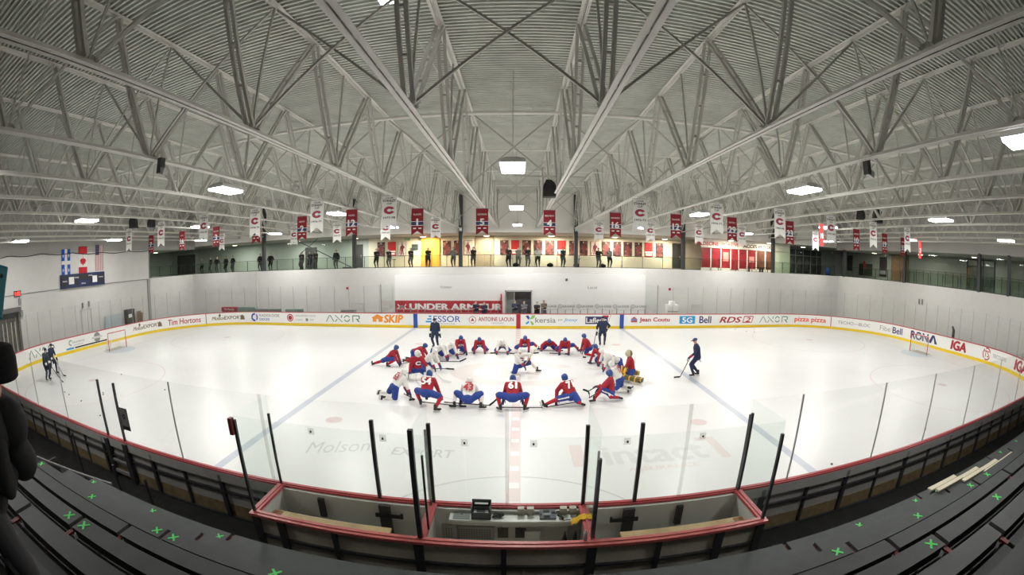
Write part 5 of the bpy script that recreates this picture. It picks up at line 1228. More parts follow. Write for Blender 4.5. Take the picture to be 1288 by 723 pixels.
for x, y, w in ((-7.95, -12.3, 'scoreboard'), (7.95, -12.1, 'clinic')):
    t = thing('sensor_unit', f'small dark clamp unit on a truss chord toward the {w} side', 'sensor', (x, y, 7.5), 0, 'clamp units on the trusses'); MB().box((x-.06, y-.09, 7.38), (x+.06, y+.09, 7.74)).build('clamp', DARKST, t); MB().cbox((x+.1, y, 7.42), (.2, .14, .16), Matrix.Rotation(.3,3,'Y')).build('sensor_head', ALU, t)
# ------------------------------------------------------------------ people
def remesh(mb, voxel, smooth=4):
    me = mb.data('body', [])
    o = bpy.data.objects.new('body', me); TMP.collection.objects.link(o)
    r = o.modifiers.new('r', 'REMESH'); r.mode = 'VOXEL'; r.voxel_size = voxel; r.use_smooth_shade = True
    s = o.modifiers.new('s', 'SMOOTH'); s.factor = 0.5; s.iterations = smooth
    TMP.view_layers[0].update()
    ev = bpy.data.meshes.new_from_object(o.evaluated_get(TMP.view_layers[0].depsgraph))
    n = len(ev.vertices); co = np.empty(n*3, 'f'); ev.vertices.foreach_get('co', co); co = co.reshape(-1, 3)
    fs = [tuple(p.vertices) for p in ev.polygons]
    bpy.data.objects.remove(o); bpy.data.meshes.remove(me); bpy.data.meshes.remove(ev)
    return co, fs
def fingers(mb, s=1.0, curl=0.6):
    """a right hand reaching along +Y, palm down, thumb toward -X"""
    mb.ell((0, .045*s, 0), (.042*s, .055*s, .017*s))
    for i, (x, L) in enumerate(((-.03, .075), (-.010, .085), (.011, .08), (.03, .062))):
        p = Vector((x*s, .085*s, 0)); a = 0
        for k, f in enumerate((.45, .32, .23)):
            a += curl*(.35 if k == 0 else .6)
            q = p+Vector((0, math.cos(a), -math.sin(a)))*(L*f*s)
            mb.capsule(p, q, .0095*s-.0008*k*s, .0088*s-.0008*k*s, n=7); p = q
    p = Vector((-.034*s, .02*s, -.004*s)); q = p+Vector((-.028, .03, -.012))*s; r = q+Vector((-.004, .028, -.012))*s
    mb.capsule(p, q, .0125*s, .0105*s, n=7); mb.capsule(q, r, .0105*s, .009*s, n=7)
    return mb
HAND = remesh(fingers(MB().capsule((0, -.03, 0), (0, .02, 0), .027, .03)), .0055, 2)
_g = MB().capsule((0, -.13, 0), (0, -.02, .0), .068, .062); fingers(_g, 1.45, .9); _g.ell((0, .05, .012), (.062, .075, .036))
_gv, _gf = remesh(_g, .010, 3)
def glove_data(name, m1, m2):
    mb = MB(); mis = [1 if np.mean([_gv[i][1] for i in f]) < -.04 else 0 for f in _gf]
    mb.mesh([tuple(v) for v in _gv], _gf, None, 0, True, mis); return mb.data(name, [m1, m2])
GLOVE = glove_data('glove', GLOVEM, GLOVER); GLOVEW = glove_data('glove', BLACKC, WHITEP); GLOVEG = glove_data('glove', GOLD, OLIVE); GLOVEB = glove_data('glove', NAVYP, WHITEP)
# skate: origin at the ankle, toe along +Y
_b = MB().capsule((0, -.01, .08), (0, -.01, -.03), .058, .055).capsule((0, -.035, -.05), (0, .12, -.058), .046, .043).ell((0, .15, -.052), (.045, .055, .04))
_bv, _bf = remesh(_b, .012, 2)
def skate_data():
    mb = MB(); mb.mesh([tuple(v) for v in _bv], _bf, None, 0)
    mb.box((-.02, -.08, -.125), (.02, -.02, -.09), 1); mb.box((-.02, .07, -.125), (.02, .14, -.09), 1); mb.box((-.012, -.09, -.138), (.012, .17, -.118), 1)
    mb.box((-.002, -.095, -.165), (.002, .185, -.135), 2)
    return mb.data('skate', [BOOTM, HOLDM, BLADEM])
SKATE = skate_data()
_s = MB().capsule((0, -.01, .02), (0, -.02, -.04), .048, .046).capsule((0, -.02, -.055), (0, .13, -.062), .043, .038)
_sv, _sf = remesh(_s, .012, 2)
SHOE = MB().mesh([tuple(v) for v in _sv], _sf).data('shoe', BLACKC)
def helm_data(m):
    mb = MB(); mb.ell((0, .0, .03), (.112, .138, .115), None, 16, 12); mb.ell((-.09, -.01, -.03), (.03, .06, .065)); mb.ell((.09, -.01, -.03), (.03, .06, .065)); mb.ell((0, -.07, -.03), (.09, .07, .07))
    v, f = remesh(mb, .012, 2)
    o = MB(); o.mesh([tuple(p) for p in v], f)
    o.bar((-.02, .02, .148), (-.02, -.09, .13), .012, .012); o.bar((.02, .02, .148), (.02, -.09, .13), .012, .012)
    return o.data('helmet', m)
HELM_B = helm_data(HBLUE); HELM_W = helm_data(HWHITE)
def gmask_data(m1, m2):
    mb = MB(); mb.ell((0, .01, .0), (.13, .155, .16), None, 16, 12); v, f = remesh(mb, .014, 2)
    mis = [1 if (np.mean([v[i][1] for i in q]) < -.03 or np.sin(22*np.mean([v[i][0] for i in q])+9*np.mean([v[i][2] for i in q])) > .7) else 0 for q in f]
    o = MB(); o.mesh([tuple(p) for p in v], f, None, 0, True, mis)
    for z in (-.05, -.02, .01, .04): o.tube([(-.06, .15, z), (0, .172, z), (.06, .15, z)], .004, 5, 2)
    return o.data('goalie_mask', [m1, m2, BLACKP])
GMASK_W = gmask_data(HWHITE, M('cream_mask', (.7,.66,.58), .3)); GMASK_T = gmask_data(M('tan_mask', (.62,.53,.36), .35), M('brown_mask', (.18,.12,.05), .4))
CAPD = MB().ell((0, .0, .045), (.1, .118, .075), None, 14, 8).cbox((0, .13, .045), (.14, .11, .012)).data('cap', NAVYC)
CAPR = MB().ell((0, .0, .045), (.1, .118, .075), None, 14, 8).cbox((0, .13, .045), (.14, .11, .012), None, 1).data('cap', [NAVYP, REDP])
HAIRD = MB().ell((0, -.016, .04), (.092, .108, .088), None, 14, 8).ell((0, -.05, -.01), (.08, .06, .075)).data('hair', HAIRM)
FMASK = MB().ell((0, .07, -.035), (.062, .045, .052), None, 10, 8).data('face_mask', MASKM)
def ik(a, t, l1, l2, pole):
    a = Vector(a); t = Vector(t); d = t-a; L = max(1e-4, d.length); mx = (l1+l2)*.998
    if L > mx: t = a+d*(mx/L); d = t-a; L = mx
    u = d/L; x = (l1*l1-l2*l2+L*L)/(2*L); h = math.sqrt(max(0, l1*l1-x*x))
    p = Vector(pole); p = p-u*p.dot(u)
    p = p.normalized() if p.length > 1e-4 else Vector((1, 0, 0))
    return a+u*x+p*h, t
def orient(fwd, up):
    f = Vector(fwd).normalized(); u = Vector(up); u = u-f*u.dot(f)
    u = u.normalized() if u.length > 1e-3 else Vector((0, 0, 1)) - f*f.z
    r = f.cross(u).normalized(); u = r.cross(f)
    return Matrix((r, f, u)).transposed()
def person(label, loc, heading, pose, kit, group=None, scale=1.0, rel=False):
    """pose: pelvis, lean (deg), side (deg), head (pitch deg, yaw deg), hands (L,R), feet (L,R) ankles, knees (L,R poles), elbows (L,R poles), toes (L,R)"""
    root = thing('person', label, 'person', loc, R_(heading), group)
    Ri = Matrix.Rotation(-R_(heading), 3, 'Z')
    cv = (lambda p: Ri @ Vector(p)) if rel else (lambda p: Vector(p))
    S = scale; k = kit
    bulky = k.get('bulky', False)
    pel = cv(pose.get('pelvis', (0, 0, .95)))
    ln = R_(pose.get('lean', 4)); sd = R_(pose.get('side', 0)); tw = R_(pose.get('twist', 0))
    u = Vector((math.sin(sd), math.sin(ln)*math.cos(sd), math.cos(ln)*math.cos(sd))); u = Matrix.Rotation(tw, 3, 'Z') @ u
    r = Vector((math.cos(sd), 0, -math.sin(sd))); r = Matrix.Rotation(tw, 3, 'Z') @ r
    r = (r-u*r.dot(u)).normalized(); f = u.cross(r)
    T = .52*S
    neck = pel+u*T; chest = pel+u*(.34*S)
    hp, hy = pose.get('head', (0, 0)); hp = R_(hp); hy = R_(hy)
    hf = Matrix.Rotation(hy, 3, 'Z') @ Vector((0, math.cos(hp), -math.sin(hp)))
    if pose.get('tw_head', True): hf = Matrix.Rotation(tw, 3, 'Z') @ hf
    hu = (u*.5+Vector((0, 0, .5))); HM = orient(hf, hu); hup = HM @ Vector((0, 0, 1))
    head = neck+(u*.5+hup*.5).normalized()*.15*S+f*.02
    sh = [neck-u*.07*S+r*(sx*.19*S) for sx in (-1, 1)]
    hip = [pel+r*(sx*.095*S)-u*.03 for sx in (-1, 1)]
    hands = [cv(p) for p in pose['hands']]; feet = [cv(p) for p in pose['feet']]
    kp = pose.get('knees', ((-.2, 1, 0), (.2, 1, 0))); ep = pose.get('elbows', ((-1, -.6, -.3), (1, -.6, -.3)))
    kp = [cv(p) for p in kp] if rel else [Vector(p) for p in kp]; ep = [cv(p) for p in ep] if rel else [Vector(p) for p in ep]
    toes = pose.get('toes', ((-.2, 1, 0), (.2, 1, 0))); toes = [cv(p) for p in toes] if rel else [Vector(p) for p in toes]
    caps = []
    b = 1.22 if bulky else 1.0
    if k.get('coat'): b = 1.22
    def cp(p0, p1, r0, r1, tag_): caps.append((Vector(p0), Vector(p1), r0*S, r1*S, tag_))
    for sx in (-1, 1):
        cp(pel+r*(sx*.07*S), chest+r*(sx*.085*S), .118*b, .122*b, 'top'); cp(chest+r*(sx*.085*S), neck-u*.08*S+r*(sx*.08*S), .122*b, .09*b, 'top')
    cp(neck-u*.09*S+r*-.15*S, neck-u*.09*S+r*.15*S, .075*b, .075*b, 'top')
    cp(pel-u*.05+r*-.06*S, pel-u*.05+r*.06*S, .128*b*(1.1 if bulky else 1), .128*b*(1.1 if bulky else 1), 'bottom')
    cp(neck-u*.05, head, .055, .052, 'skin')
    cp(head+hup*.025*S, head+hup*.035*S+hf*.01, .088, .088, 'skin'); cp(head-hup*.045*S+hf*.03*S, head-hup*.05*S+hf*.04*S, .058, .05, 'skin')
    cp(head+hf*.095*S, head+hf*.105*S-hup*.02*S, .016, .018, 'skin')
    for sx in (-1, 1): hr = HM @ Vector((1, 0, 0)); cp(head+hr*(sx*.088*S)+hup*.0, head+hr*(sx*.09*S)-hup*.03, .016, .014, 'skin')
    wr = []; el = []
    for i in (0, 1):
        e, w_ = ik(sh[i], hands[i], .29*S, .27*S, ep[i]); el.append(e); wr.append(w_)
        cp(sh[i], e, .068*b*(1.15 if bulky else 1), .055*b*(1.2 if bulky else 1), 'top'); cp(e, w_, .053*b*(1.2 if bulky else 1), .036*b if not bulky else .055, 'top')
    kn = []; an = []
    for i in (0, 1):
        q, a_ = ik(hip[i], feet[i], .45*S, .45*S, kp[i]); kn.append(q); an.append(a_)
        cp(hip[i], hip[i].lerp(q, .85), .105*b*(1.12 if bulky else 1), .078*b*(1.28 if bulky else 1), 'bottom'); cp(hip[i].lerp(q, .8), q, .075, .066*b, 'bottom' if not bulky else 'sock')
        cp(q, q.lerp(a_, .4), .062*b, .062*b, 'leg'); cp(q.lerp(a_, .4), a_, .062*b, .042*b if bulky else .046, 'leg')
        if k.get('wide'): cp(q, a_, .075, .085, 'leg')
    mb = MB()
    for p0, p1, r0, r1, _ in caps: mb.capsule(p0, p1, r0, r1, n=12)
    V, F = remesh(mb, .02 if k.get('lo') else .0165, 4)
    cen = np.array([V[list(q)].mean(0) for q in F])
    best = np.full(len(F), 9e9); lab = np.zeros(len(F), int); TG = {'top': 0, 'bottom': 1, 'sock': 2, 'leg': 2, 'skin': 3}
    for p0, p1, r0, r1, tg in caps:
        a = np.array(p0); d = np.array(p1)-a; L2 = max(1e-9, (d**2).sum())
        t_ = np.clip(((cen-a) @ d)/L2, 0, 1); ds = np.linalg.norm(cen-a-t_[:, None]*d, axis=1)-(r0+(r1-r0)*t_)
        m = ds < best; best[m] = ds[m]; lab[m] = TG[tg]
    # side stripe on the hockey pants
    if bulky and k.get('stripe', False):
        for i, sx in ((0, -1), (1, 1)):
            a = np.array(hip[i]); d = np.array(kn[i])-a; L2 = (d**2).sum(); t_ = ((cen-a) @ d)/L2
            off = cen-a-np.clip(t_, 0, 1)[:, None]*d; nn_ = np.linalg.norm(off, axis=1)+1e-6
            rr_ = np.array(r)*sx; rr_ = rr_-d*(rr_ @ d)/L2; rr_ /= np.linalg.norm(rr_)+1e-6
            m = (lab == 1) & (t_ > .1) & (t_ < 1) & ((off @ rr_)/nn_ > .982); lab[m] = 4
    out = MB(); out.mesh([tuple(v) for v in V], F, None, 0, True, lab.tolist())
    er = HM @ Vector((1, 0, 0))
    for sx in (-1, 1): out.ell(head+hf*.083*S+er*(sx*.034*S)+hup*.012*S, (.011, .011, .008), None, 8, 6, 5)
    out.ell(head+hf*.087*S-hup*.05*S, (.022, .01, .006), None, 8, 6, 6)
    gl = k.get('glove')
    for i in (0, 1):
        d = (wr[i]-el[i]).normalized(); up = pose.get('palm_up', (0, 0, 1)); HMt = orient(d, Vector(up) if abs(d.z) < .85 else f)
        m4 = HMt.to_4x4(); 
        if i == 0: m4 = m4 @ Matrix.Diagonal((-1, 1, 1, 1))
        m4.translation = wr[i]+d*.02
        if gl is None:
            vs_ = [tuple(v) for v in HAND[0]]; fs_ = HAND[1] if i == 1 else [q[::-1] for q in HAND[1]]
            out.mesh(vs_, fs_, m4 @ Matrix.Scale(S*1.02, 4), 3)
        else:
            m4.translation = wr[i]+d*.06
            put('glove', gl, root, m4)
    body = out.build('body', [k['top'], k['bottom'], k.get('leg', k['bottom']), SKIN, WHITEP, BLACKP, M('lip', (.35,.14,.12), .5)], root, local=True)
    hm = HM.to_4x4(); hm.translation = head; hm = hm @ Matrix.Scale(S, 4)
    if k.get('helmet') is not None: put('goalie_mask' if k.get('goalie') else 'helmet', k['helmet'], root, hm)
    if k.get('cap') is not None: put('cap', k['cap'], root, hm)
    if k.get('hair'): put('hair', HAIRD, root, hm)
    if k.get('mask'): put('face_mask', FMASK, root, hm)
    foot = k.get('foot', SKATE)
    for i in (0, 1):
        upv = (kn[i]-an[i]).normalized()
        if pose.get('flat', True) and abs(upv.z) > .55: upv = Vector((0, 0, 1))
        fm = orient(toes[i] if Vector(toes[i]).length > .1 else f, upv)
        # keep the shank direction, re-derive the toe
        tdir = Vector(toes[i]).normalized(); tdir = tdir-upv*tdir.dot(upv)
        if tdir.length < .05: tdir = f
        fm = orient(tdir, upv).to_4x4(); fm.translation = an[i]
        put('skate' if foot is SKATE else 'shoe', foot, root, fm)
    if k.get('num'):
        c = pel+u*(.33*S)-f*(.158*b*S)
        nb_ = MB(); text(nb_, k['num'], c, r, u, .25*S, None, bold=.06); nb_.build('jersey_number', k['nummat'], body, local=True)
        nb_ = MB(); nb_.cbox(c+u*.17*S, (.24*S, .004, .04), Matrix((r, f, u)).transposed()); nb_.build('name_strip', k['nummat'], body, local=True)
    if k.get('crest'):
        c = pel+u*(.31*S)+f*(.158*b*S)
        nb_ = MB(); ch_logo(nb_, c, -r, u, .27, .19, 0, 1, 2)
        nb_.build('jersey_crest', [WHITEP if k['top'] is JRED else REDP, PBLUE if k['top'] is JRED else WHITEP, NAVYP], body, local=True)
    if k.get('pads'):
        pm, p2 = k['pads']
        for i in (0, 1):
            d = (an[i]-kn[i]); dn = d.normalized(); side = Vector((0, 0, 1)) if abs(dn.z) < .7 else f
            mm = orient(dn, side)
            q = MB(); q.cbox(kn[i]+d*.28+Vector((0, 0, .06)), (.30, d.length+.52, .20), mm)
            v_, f_ = remesh(q, .02, 6); pp = MB(); mis = [1 if (int((((Vector(v_[g[0]])-kn[i]).dot(dn))+1)*16) % 4 == 0) else 0 for g in f_]
            pp.mesh([tuple(x) for x in v_], f_, None, 0, True, mis); pp.build('leg_pad', [pm, p2], root, local=True)
        q = MB(); q.cbox(wr[0]+Vector((0, .06, 0)), (.2, .08, .34)); v_, f_ = remesh(q, .02, 5); MB().mesh([tuple(x) for x in v_], f_).build('blocker', p2 if pm is OLIVE else pm, root, local=True)
    root['_w'] = 0
    del root['_w']
    Mw = Matrix.Translation(loc) @ Matrix.Rotation(R_(heading), 4, 'Z')
    return root, [Mw @ w_ for w_ in wr]
KR = dict(top=JRED, bottom=PBLUE, leg=SRED, bulky=True, helmet=HELM_B, glove=GLOVE, nummat=WHITEP)
KW = dict(top=JWHITE, bottom=PBLUE, leg=SWHITE, bulky=True, helmet=HELM_W, glove=GLOVE, nummat=REDP)
KC = dict(top=NAVYC, bottom=NAVYC, leg=NAVYC, cap=CAPD, glove=GLOVEW, coat=True)
def K(base, **kw): d = dict(base); d.update(kw); return d
def stick(label, butt, heel, tip, col=STICKM, blade=TAPEM, goalie=False):
    t = thing('hockey_stick', label, 'hockey stick', heel, 0)
    butt = Vector(butt); heel = Vector(heel); tip = Vector(tip)
    MB().bar(butt, heel, .022, .032).build('shaft', col, t)
    mb = MB(); mid = heel.lerp(tip, .5); n = (tip-heel).cross(Vector((0, 0, 1))); n = n.normalized()*.02 if n.length > 1e-4 else Vector((.02, 0, 0))
    mb.bar(heel, mid+n, .02, .085 if goalie else .07).bar(mid+n, tip, .02, .085 if goalie else .065)
    if goalie: mb.bar(heel, heel.lerp(butt, .42), .025, .09)
    mb.build('blade', blade, t)
    MB().bar(butt, butt.lerp(heel, .09), .028, .036).build('grip_tape', TAPEM if col is not TAPEM else WHITEP, t)
FROG = dict(pelvis=(0, -.12, .42), lean=62, head=(22, 0), hands=((-.30, .45, .07), (.30, .45, .07)), feet=((-.32, -.50, .10), (.32, -.50, .10)), knees=((-.6, .5, -.6), (.6, .5, -.6)), toes=((-.5, -.6, -.2), (.5, -.6, -.2)))
LOW = dict(FROG, pelvis=(0, -.1, .34), lean=70, head=(30, 0), hands=((-.42, .40, .07), (.42, .40, .07)))
SQUAT = dict(pelvis=(0, -.02, .56), lean=42, head=(10, 0), hands=((-.33, .42, .30), (.33, .42, .30)), feet=((-.42, -.06, .165), (.42, -.06, .165)), knees=((-1, .45, .3), (1, .45, .3)), toes=((-.7, .7, 0), (.7, .7, 0)))
# --- skaters round the circle
person('skater in red jersey lunging, one leg stretched back, outside the ring near the blue line', (-6.25, .95, 0), -100, dict(pelvis=(0, 0, .42), lean=42, head=(5, 0), hands=((.50, .30, .08), (.55, -.12, .08)), feet=((-.86, -.08, .10), (-.02, -.32, .14)), knees=((.3, .2, -1), (1, -.2, .4)), elbows=((0, .6, .3), (0, -.6, .3)), toes=((-1, 0, -.1), (.9, -.4, 0))), K(KR, crest=True), rel=True)
stick('dark stick held low by the lunging red skater left of the ring', (-5.72, .85, .10), (-5.35, 1.5, .10), (-5.2, 1.75, .3))
person('skater in red jersey crawling behind the goalie with the white mask', (-4.95, 2.0, 0), -95, dict(pelvis=(0, -.25, .52), lean=66, head=(10, 0), hands=((-.28, .48, .07), (.28, .48, .07)), feet=((-.25, -.75, .1), (.25, -.75, .1)), knees=((-.3, .3, -1), (.3, .3, -1)), toes=((0, -1, -.2), (0, -1, -.2))), KR)
person('goalie in red jersey with white mask and white leg pads, kneeling', (-4.35, -1.15, 0), -150, dict(pelvis=(0, 0, .48), lean=14, head=(8, 20), hands=((-.42, .28, .42), (.40, .22, .38)), feet=((-.62, -.30, .12), (.62, -.30, .12)), knees=((-.1, 1, -.3), (.1, 1, -.3)), toes=((-1, -.2, 0), (1, -.2, 0))), K(KR, leg=SWHITE, helmet=GMASK_W, goalie=True, crest=True, pads=(HWHITE, M('pad_black_red', (.10,.02,.025), .5))), scale=1.05)
stick('pale goalie stick reaching over the ice in front of the white masked goalie', (-4.0, -.6, .55), (-3.15, -1.55, .08), (-2.75, -1.75, .06), WOODST, HWHITE, True)
person('skater in white jersey kneeling with a hand on the ice between two red jerseys', (-4.1, .35, 0), -115, dict(pelvis=(0, -.12, .46), lean=44, head=(18, 0), hands=((-.25, .50, .08), (.25, .52, .08)), feet=((-.25, -.55, .1), (.25, -.55, .1)), knees=((-.6, .6, -.6), (.6, .6, -.6)), toes=((0, -1, 0), (0, -1, 0))), KW)
stick('thin dark stick by the kneeling white skater left of the emblem', (-4.0, .25, .1), (-3.35, .55, .05), (-2.95, .5, .05))
person('skater in white jersey with red back number 63, crawling with both legs trailing', (-4.45, -3.95, 0), -50, dict(pelvis=(-.10, -.06, .47), lean=42, head=(12, 0), hands=((.32, .22, .10), (.50, -.05, .10)), feet=((-.86, .36, .09), (-.52, -.32, .09)), knees=((.3, .3, -1), (.6, -.2, -1)), elbows=((.2, .8, 0), (.2, -.8, 0)), toes=((-1, .3, -.2), (-1, -.1, -.2))), K(KW, num='63'), rel=True)
stick('dark stick under the crawling white skater nearest the glass', (-4.3, -3.7, .1), (-3.75, -4.2, .05), (-3.95, -4.28, .04))
person('skater in red jersey 54 crouching with legs apart, back turned', (-3.05, -4.98, 0), -8, dict(pelvis=(-.06, -.02, .62), lean=36, head=(14, -8), hands=((-.25, .42, .30), (.34, .40, .30)), feet=((-.36, .12, .16), (.36, -.34, .165)), knees=((-1, .6, .2), (1, .5, .2)), toes=((-.4, .9, 0), (.9, .25, 0))), K(KR, num='54'))
stick('dark stick in front of the red skater with number 54', (-3.4, -4.6, .1), (-2.0, -4.75, .05), (-1.75, -4.8, .06))
person('skater in white jersey 43 squatting very low with legs spread, back turned', (-1.66, -4.9, 0), -4, dict(SQUAT, pelvis=(0, -.02, .42), lean=40, feet=((-.50, -.05, .14), (.46, -.08, .165)), hands=((-.36, .40, .14), (.40, .36, .14)), toes=((-1, .1, 0), (.9, .3, 0))), K(KW, num='43'))
stick('dark stick lying across the ice before the white skater with number 43', (-2.6, -4.42, .06), (-.95, -4.62, .05), (-.7, -4.35, .2))
person('skater in red jersey 61 squatting wide on the red line, back turned', (-.12, -5.1, 0), 0, SQUAT, K(KR, num='61'))
stick('dark stick lying between the red skaters numbered 61 and 71', (-.55, -4.85, .06), (.9, -4.82, .05), (1.05, -4.75, .16))
person('skater in red jersey 71 stretching one leg far out toward the red line', (1.72, -4.62, 0), 28, dict(pelvis=(.22, 0, .45), lean=36, side=-6, head=(5, 10), hands=((-.30, .06, .30), (-.12, .38, .22)), feet=((-.70, -.18, .16), (.55, .02, .12)), knees=((.1, -.3, 1), (.3, -1, -.3)), elbows=((-.8, .5, .2), (.8, .3, 0)), toes=((-.4, .2, 1), (1, -.3, -.3))), K(KR, num='71', stripe=True), rel=True)
stick('dark stick under the red skater stretching one leg far out', (2.3, -4.3, .08), (1.1, -4.75, .05), (.85, -4.7, .1))
person('skater in red jersey sitting on one folded leg, two crossed sticks before him', (3.35, -4.02, 0), 70, dict(pelvis=(.14, .04, .36), lean=6, head=(4, 0), hands=((-.34, .02, .55), (-.32, .18, .38)), feet=((-.52, -.20, .14), (.42, -.02, .12)), knees=((0, -.2, 1), (-.3, -1, -.1)), elbows=((.3, -1, -.2), (.3, 1, -.2)), toes=((-.3, -.1, 1), (1, -.2, -.2))), K(KR, num='5', stripe=True), rel=True)
stick('dark stick with raised blade held by the sitting red skater', (3.1, -3.95, .62), (2.6, -4.15, .42), (2.42, -4.1, .48))
stick('dark stick lower of the two at the sitting red skater', (3.1, -3.95, .38), (2.65, -4.25, .2), (2.62, -4.1, .42))
person('skater in white jersey kneeling close behind the sitting red skater', (4.0, -2.75, 0), 62, dict(pelvis=(0, -.1, .50), lean=34, head=(20, 0), hands=((-.25, .45, .15), (.25, .45, .15)), feet=((-.25, -.5, .1), (.25, -.5, .1)), knees=((-.5, .7, -.5), (.5, .7, -.5)), toes=((0, -1, 0), (0, -1, 0))), K(KW, num='17'))
person('skater in white jersey bent double with head down beside the goalie with gold pads', (4.55, .25, 0), 118, dict(pelvis=(0, -.15, .52), lean=72, head=(50, 0), hands=((-.25, .48, .08), (.25, .48, .08)), feet=((-.3, -.5, .1), (.3, -.5, .1)), knees=((-.7, .6, -.4), (.7, .6, -.4)), toes=((0, -1, 0), (0, -1, 0))), K(KW, num='82'))
person('skater in white jersey mostly hidden behind the bent white skater', (4.45, 1.05, 0), 100, dict(FROG, pelvis=(0, -.1, .46), lean=58), KW)
person('goalie in red jersey with tan mask and gold and olive pads, kneeling', (4.95, -1.3, 0), 84, dict(pelvis=(0, 0, .50), lean=10, head=(6, 0), hands=((.0, .42, .38), (-.36, .36, .44)), feet=((-.62, -.28, .12), (.62, -.28, .12)), knees=((-.1, 1, -.3), (.1, 1, -.3)), toes=((-1, -.2, 0), (1, -.2, 0))), K(KR, leg=M('gold_knit', (.6,.33,.02), .8), helmet=GMASK_T, goalie=True, glove=GLOVEG, num='31', pads=(OLIVE, GOLD)), scale=1.05)
person('skater in red jersey kneeling with hands low, in front of the bent white skater', (4.15, 1.85, 0), 122, dict(FROG, pelvis=(0, -.08, .42), lean=46, head=(12, 0)), K(KR, crest=True))
stick('dark stick at the knees of the red skater left of the gold goalie group', (4.2, 1.8, .1), (3.7, 1.75, .05), (3.5, 1.95, .05))
person('skater in red jersey lunging with a long front leg, below the coach with raised stick', (3.72, 3.7, 0), 105, dict(pelvis=(.10, -.12, .52), lean=30, head=(4, 0), hands=((-.30, -.28, .16), (-.32, .12, .22)), feet=((-.46, .62, .15), (.30, -.46, .10)), knees=((-.3, .3, 1), (-.8, -.3, -.6)), elbows=((0, -1, 0), (0, 1, 0)), toes=((-1, .5, .6), (1, -.2, -.2))), KR, rel=True)
stick('pale stick upright under the hand of the lunging red skater', (3.45, 3.5, .55), (3.45, 3.2, .05), (3.6, 3.12, .05), WOODST)
person('skater in red jersey with both hands down and one leg out behind him', (2.5, 4.25, 0), 172, dict(pelvis=(.12, .12, .44), lean=55, head=(18, 0), hands=((.26, -.38, .07), (-.26, -.38, .07)), feet=((.88, .55, .14), (-.28, .42, .10)), knees=((.2, -.2, 1), (-1, -.3, -.4)), elbows=((.8, 0, 0), (-.8, 0, 0)), toes=((.8, .3, .6), (-.3, 1, 0))), KR, rel=True)
stick('dark stick flat on the ice before the red skater with one leg out behind', (1.75, 4.2, .05), (2.55, 3.95, .05), (2.85, 4.1, .05))
person('skater in red jersey pressed flat and wide, head lowest in the back row', (1.77, 5.3, 0), 178, LOW, K(KR, crest=True))
stick('dark stick under the lowest red skater in the back row', (1.2, 4.85, .05), (2.3, 4.85, .05), (2.55, 4.9, .05))
person('skater in red jersey with hands down and one leg stretched to the side, back row', (.35, 4.65, 0), 184, dict(pelvis=(.02, .12, .44), lean=52, head=(16, 0), hands=((.26, -.36, .07), (-.26, -.36, .07)), feet=((.82, .50, .14), (-.30, .44, .10)), knees=((.2, -.2, 1), (-1, -.3, -.4)), elbows=((.8, 0, 0), (-.8, 0, 0)), toes=((.8, .4, .6), (-.3, 1, 0))), K(KR, crest=True), rel=True)
stick('dark stick flat before the red skater with the sideways leg', (-.45, 4.15, .05), (.85, 4.2, .05), (1.15, 4.3, .05))
person('skater in white jersey kneeling in the back row between two red skaters', (-.84, 4.45, 0), 180, FROG, K(KW, crest=True))
stick('dark stick by the kneeling white skater in the back row', (-1.2, 4.15, .12), (-.2, 3.95, .05), (.1, 4.0, .05))
person('skater in red jersey kneeling wide in the back row, left of the white skater', (-2.1, 4.55, 0), 183, dict(FROG, pelvis=(0, -.1, .46)), K(KR, crest=True))
stick('pale stick flat before the kneeling wide red skater', (-2.9, 4.2, .05), (-1.5, 4.15, .05), (-1.2, 4.2, .05), WOODST)
person('skater in red jersey leaning on his hands at the far left of the back row', (-3.2, 3.9, 0), -152, dict(FROG, pelvis=(0, -.05, .50), lean=46, head=(14, 0)), K(KR, crest=True))
stick('dark stick tip raised by the red skater at the far left of the back row', (-3.35, 3.5, .08), (-2.9, 3.65, .08), (-2.75, 3.75, .3))
person('skater in white jersey on all fours, nearer the red crawling skater', (-4.1, 2.45, 0), -138, dict(FROG, pelvis=(0, -.2, .52), lean=66, head=(30, 0)), KW)
person('skater in white jersey on all fours beside the leaning red skater', (-3.6, 2.95, 0), -140, dict(FROG, pelvis=(0, -.2, .52), lean=64, head=(22, 0)), KW)
stick('dark stick along the ice before the two white skaters on all fours', (-3.9, 2.0, .05), (-2.9, 2.05, .05), (-2.6, 2.3, .15))
person('skater in white jersey kneeling alone at the centre of the ring, one leg out', (0, .05, 0), -160, dict(pelvis=(.08, .12, .42), lean=14, side=0, head=(12, 0), hands=((.52, .02, .62), (.30, -.26, .40)), feet=((.92, .16, .15), (-.14, .40, .10)), knees=((0, 0, 1), (0, -1, -.2)), elbows=((.8, .2, .2), (.2, -.8, 0)), toes=((.5, 0, 1), (0, 1, 0))), K(KW, crest=True), rel=True)
stick('pale stick raised by the white skater at the ring centre', (.30, -.2, .42), (.82, .3, 1.05), (.95, .35, 1.2), WOODST, WHITEP)
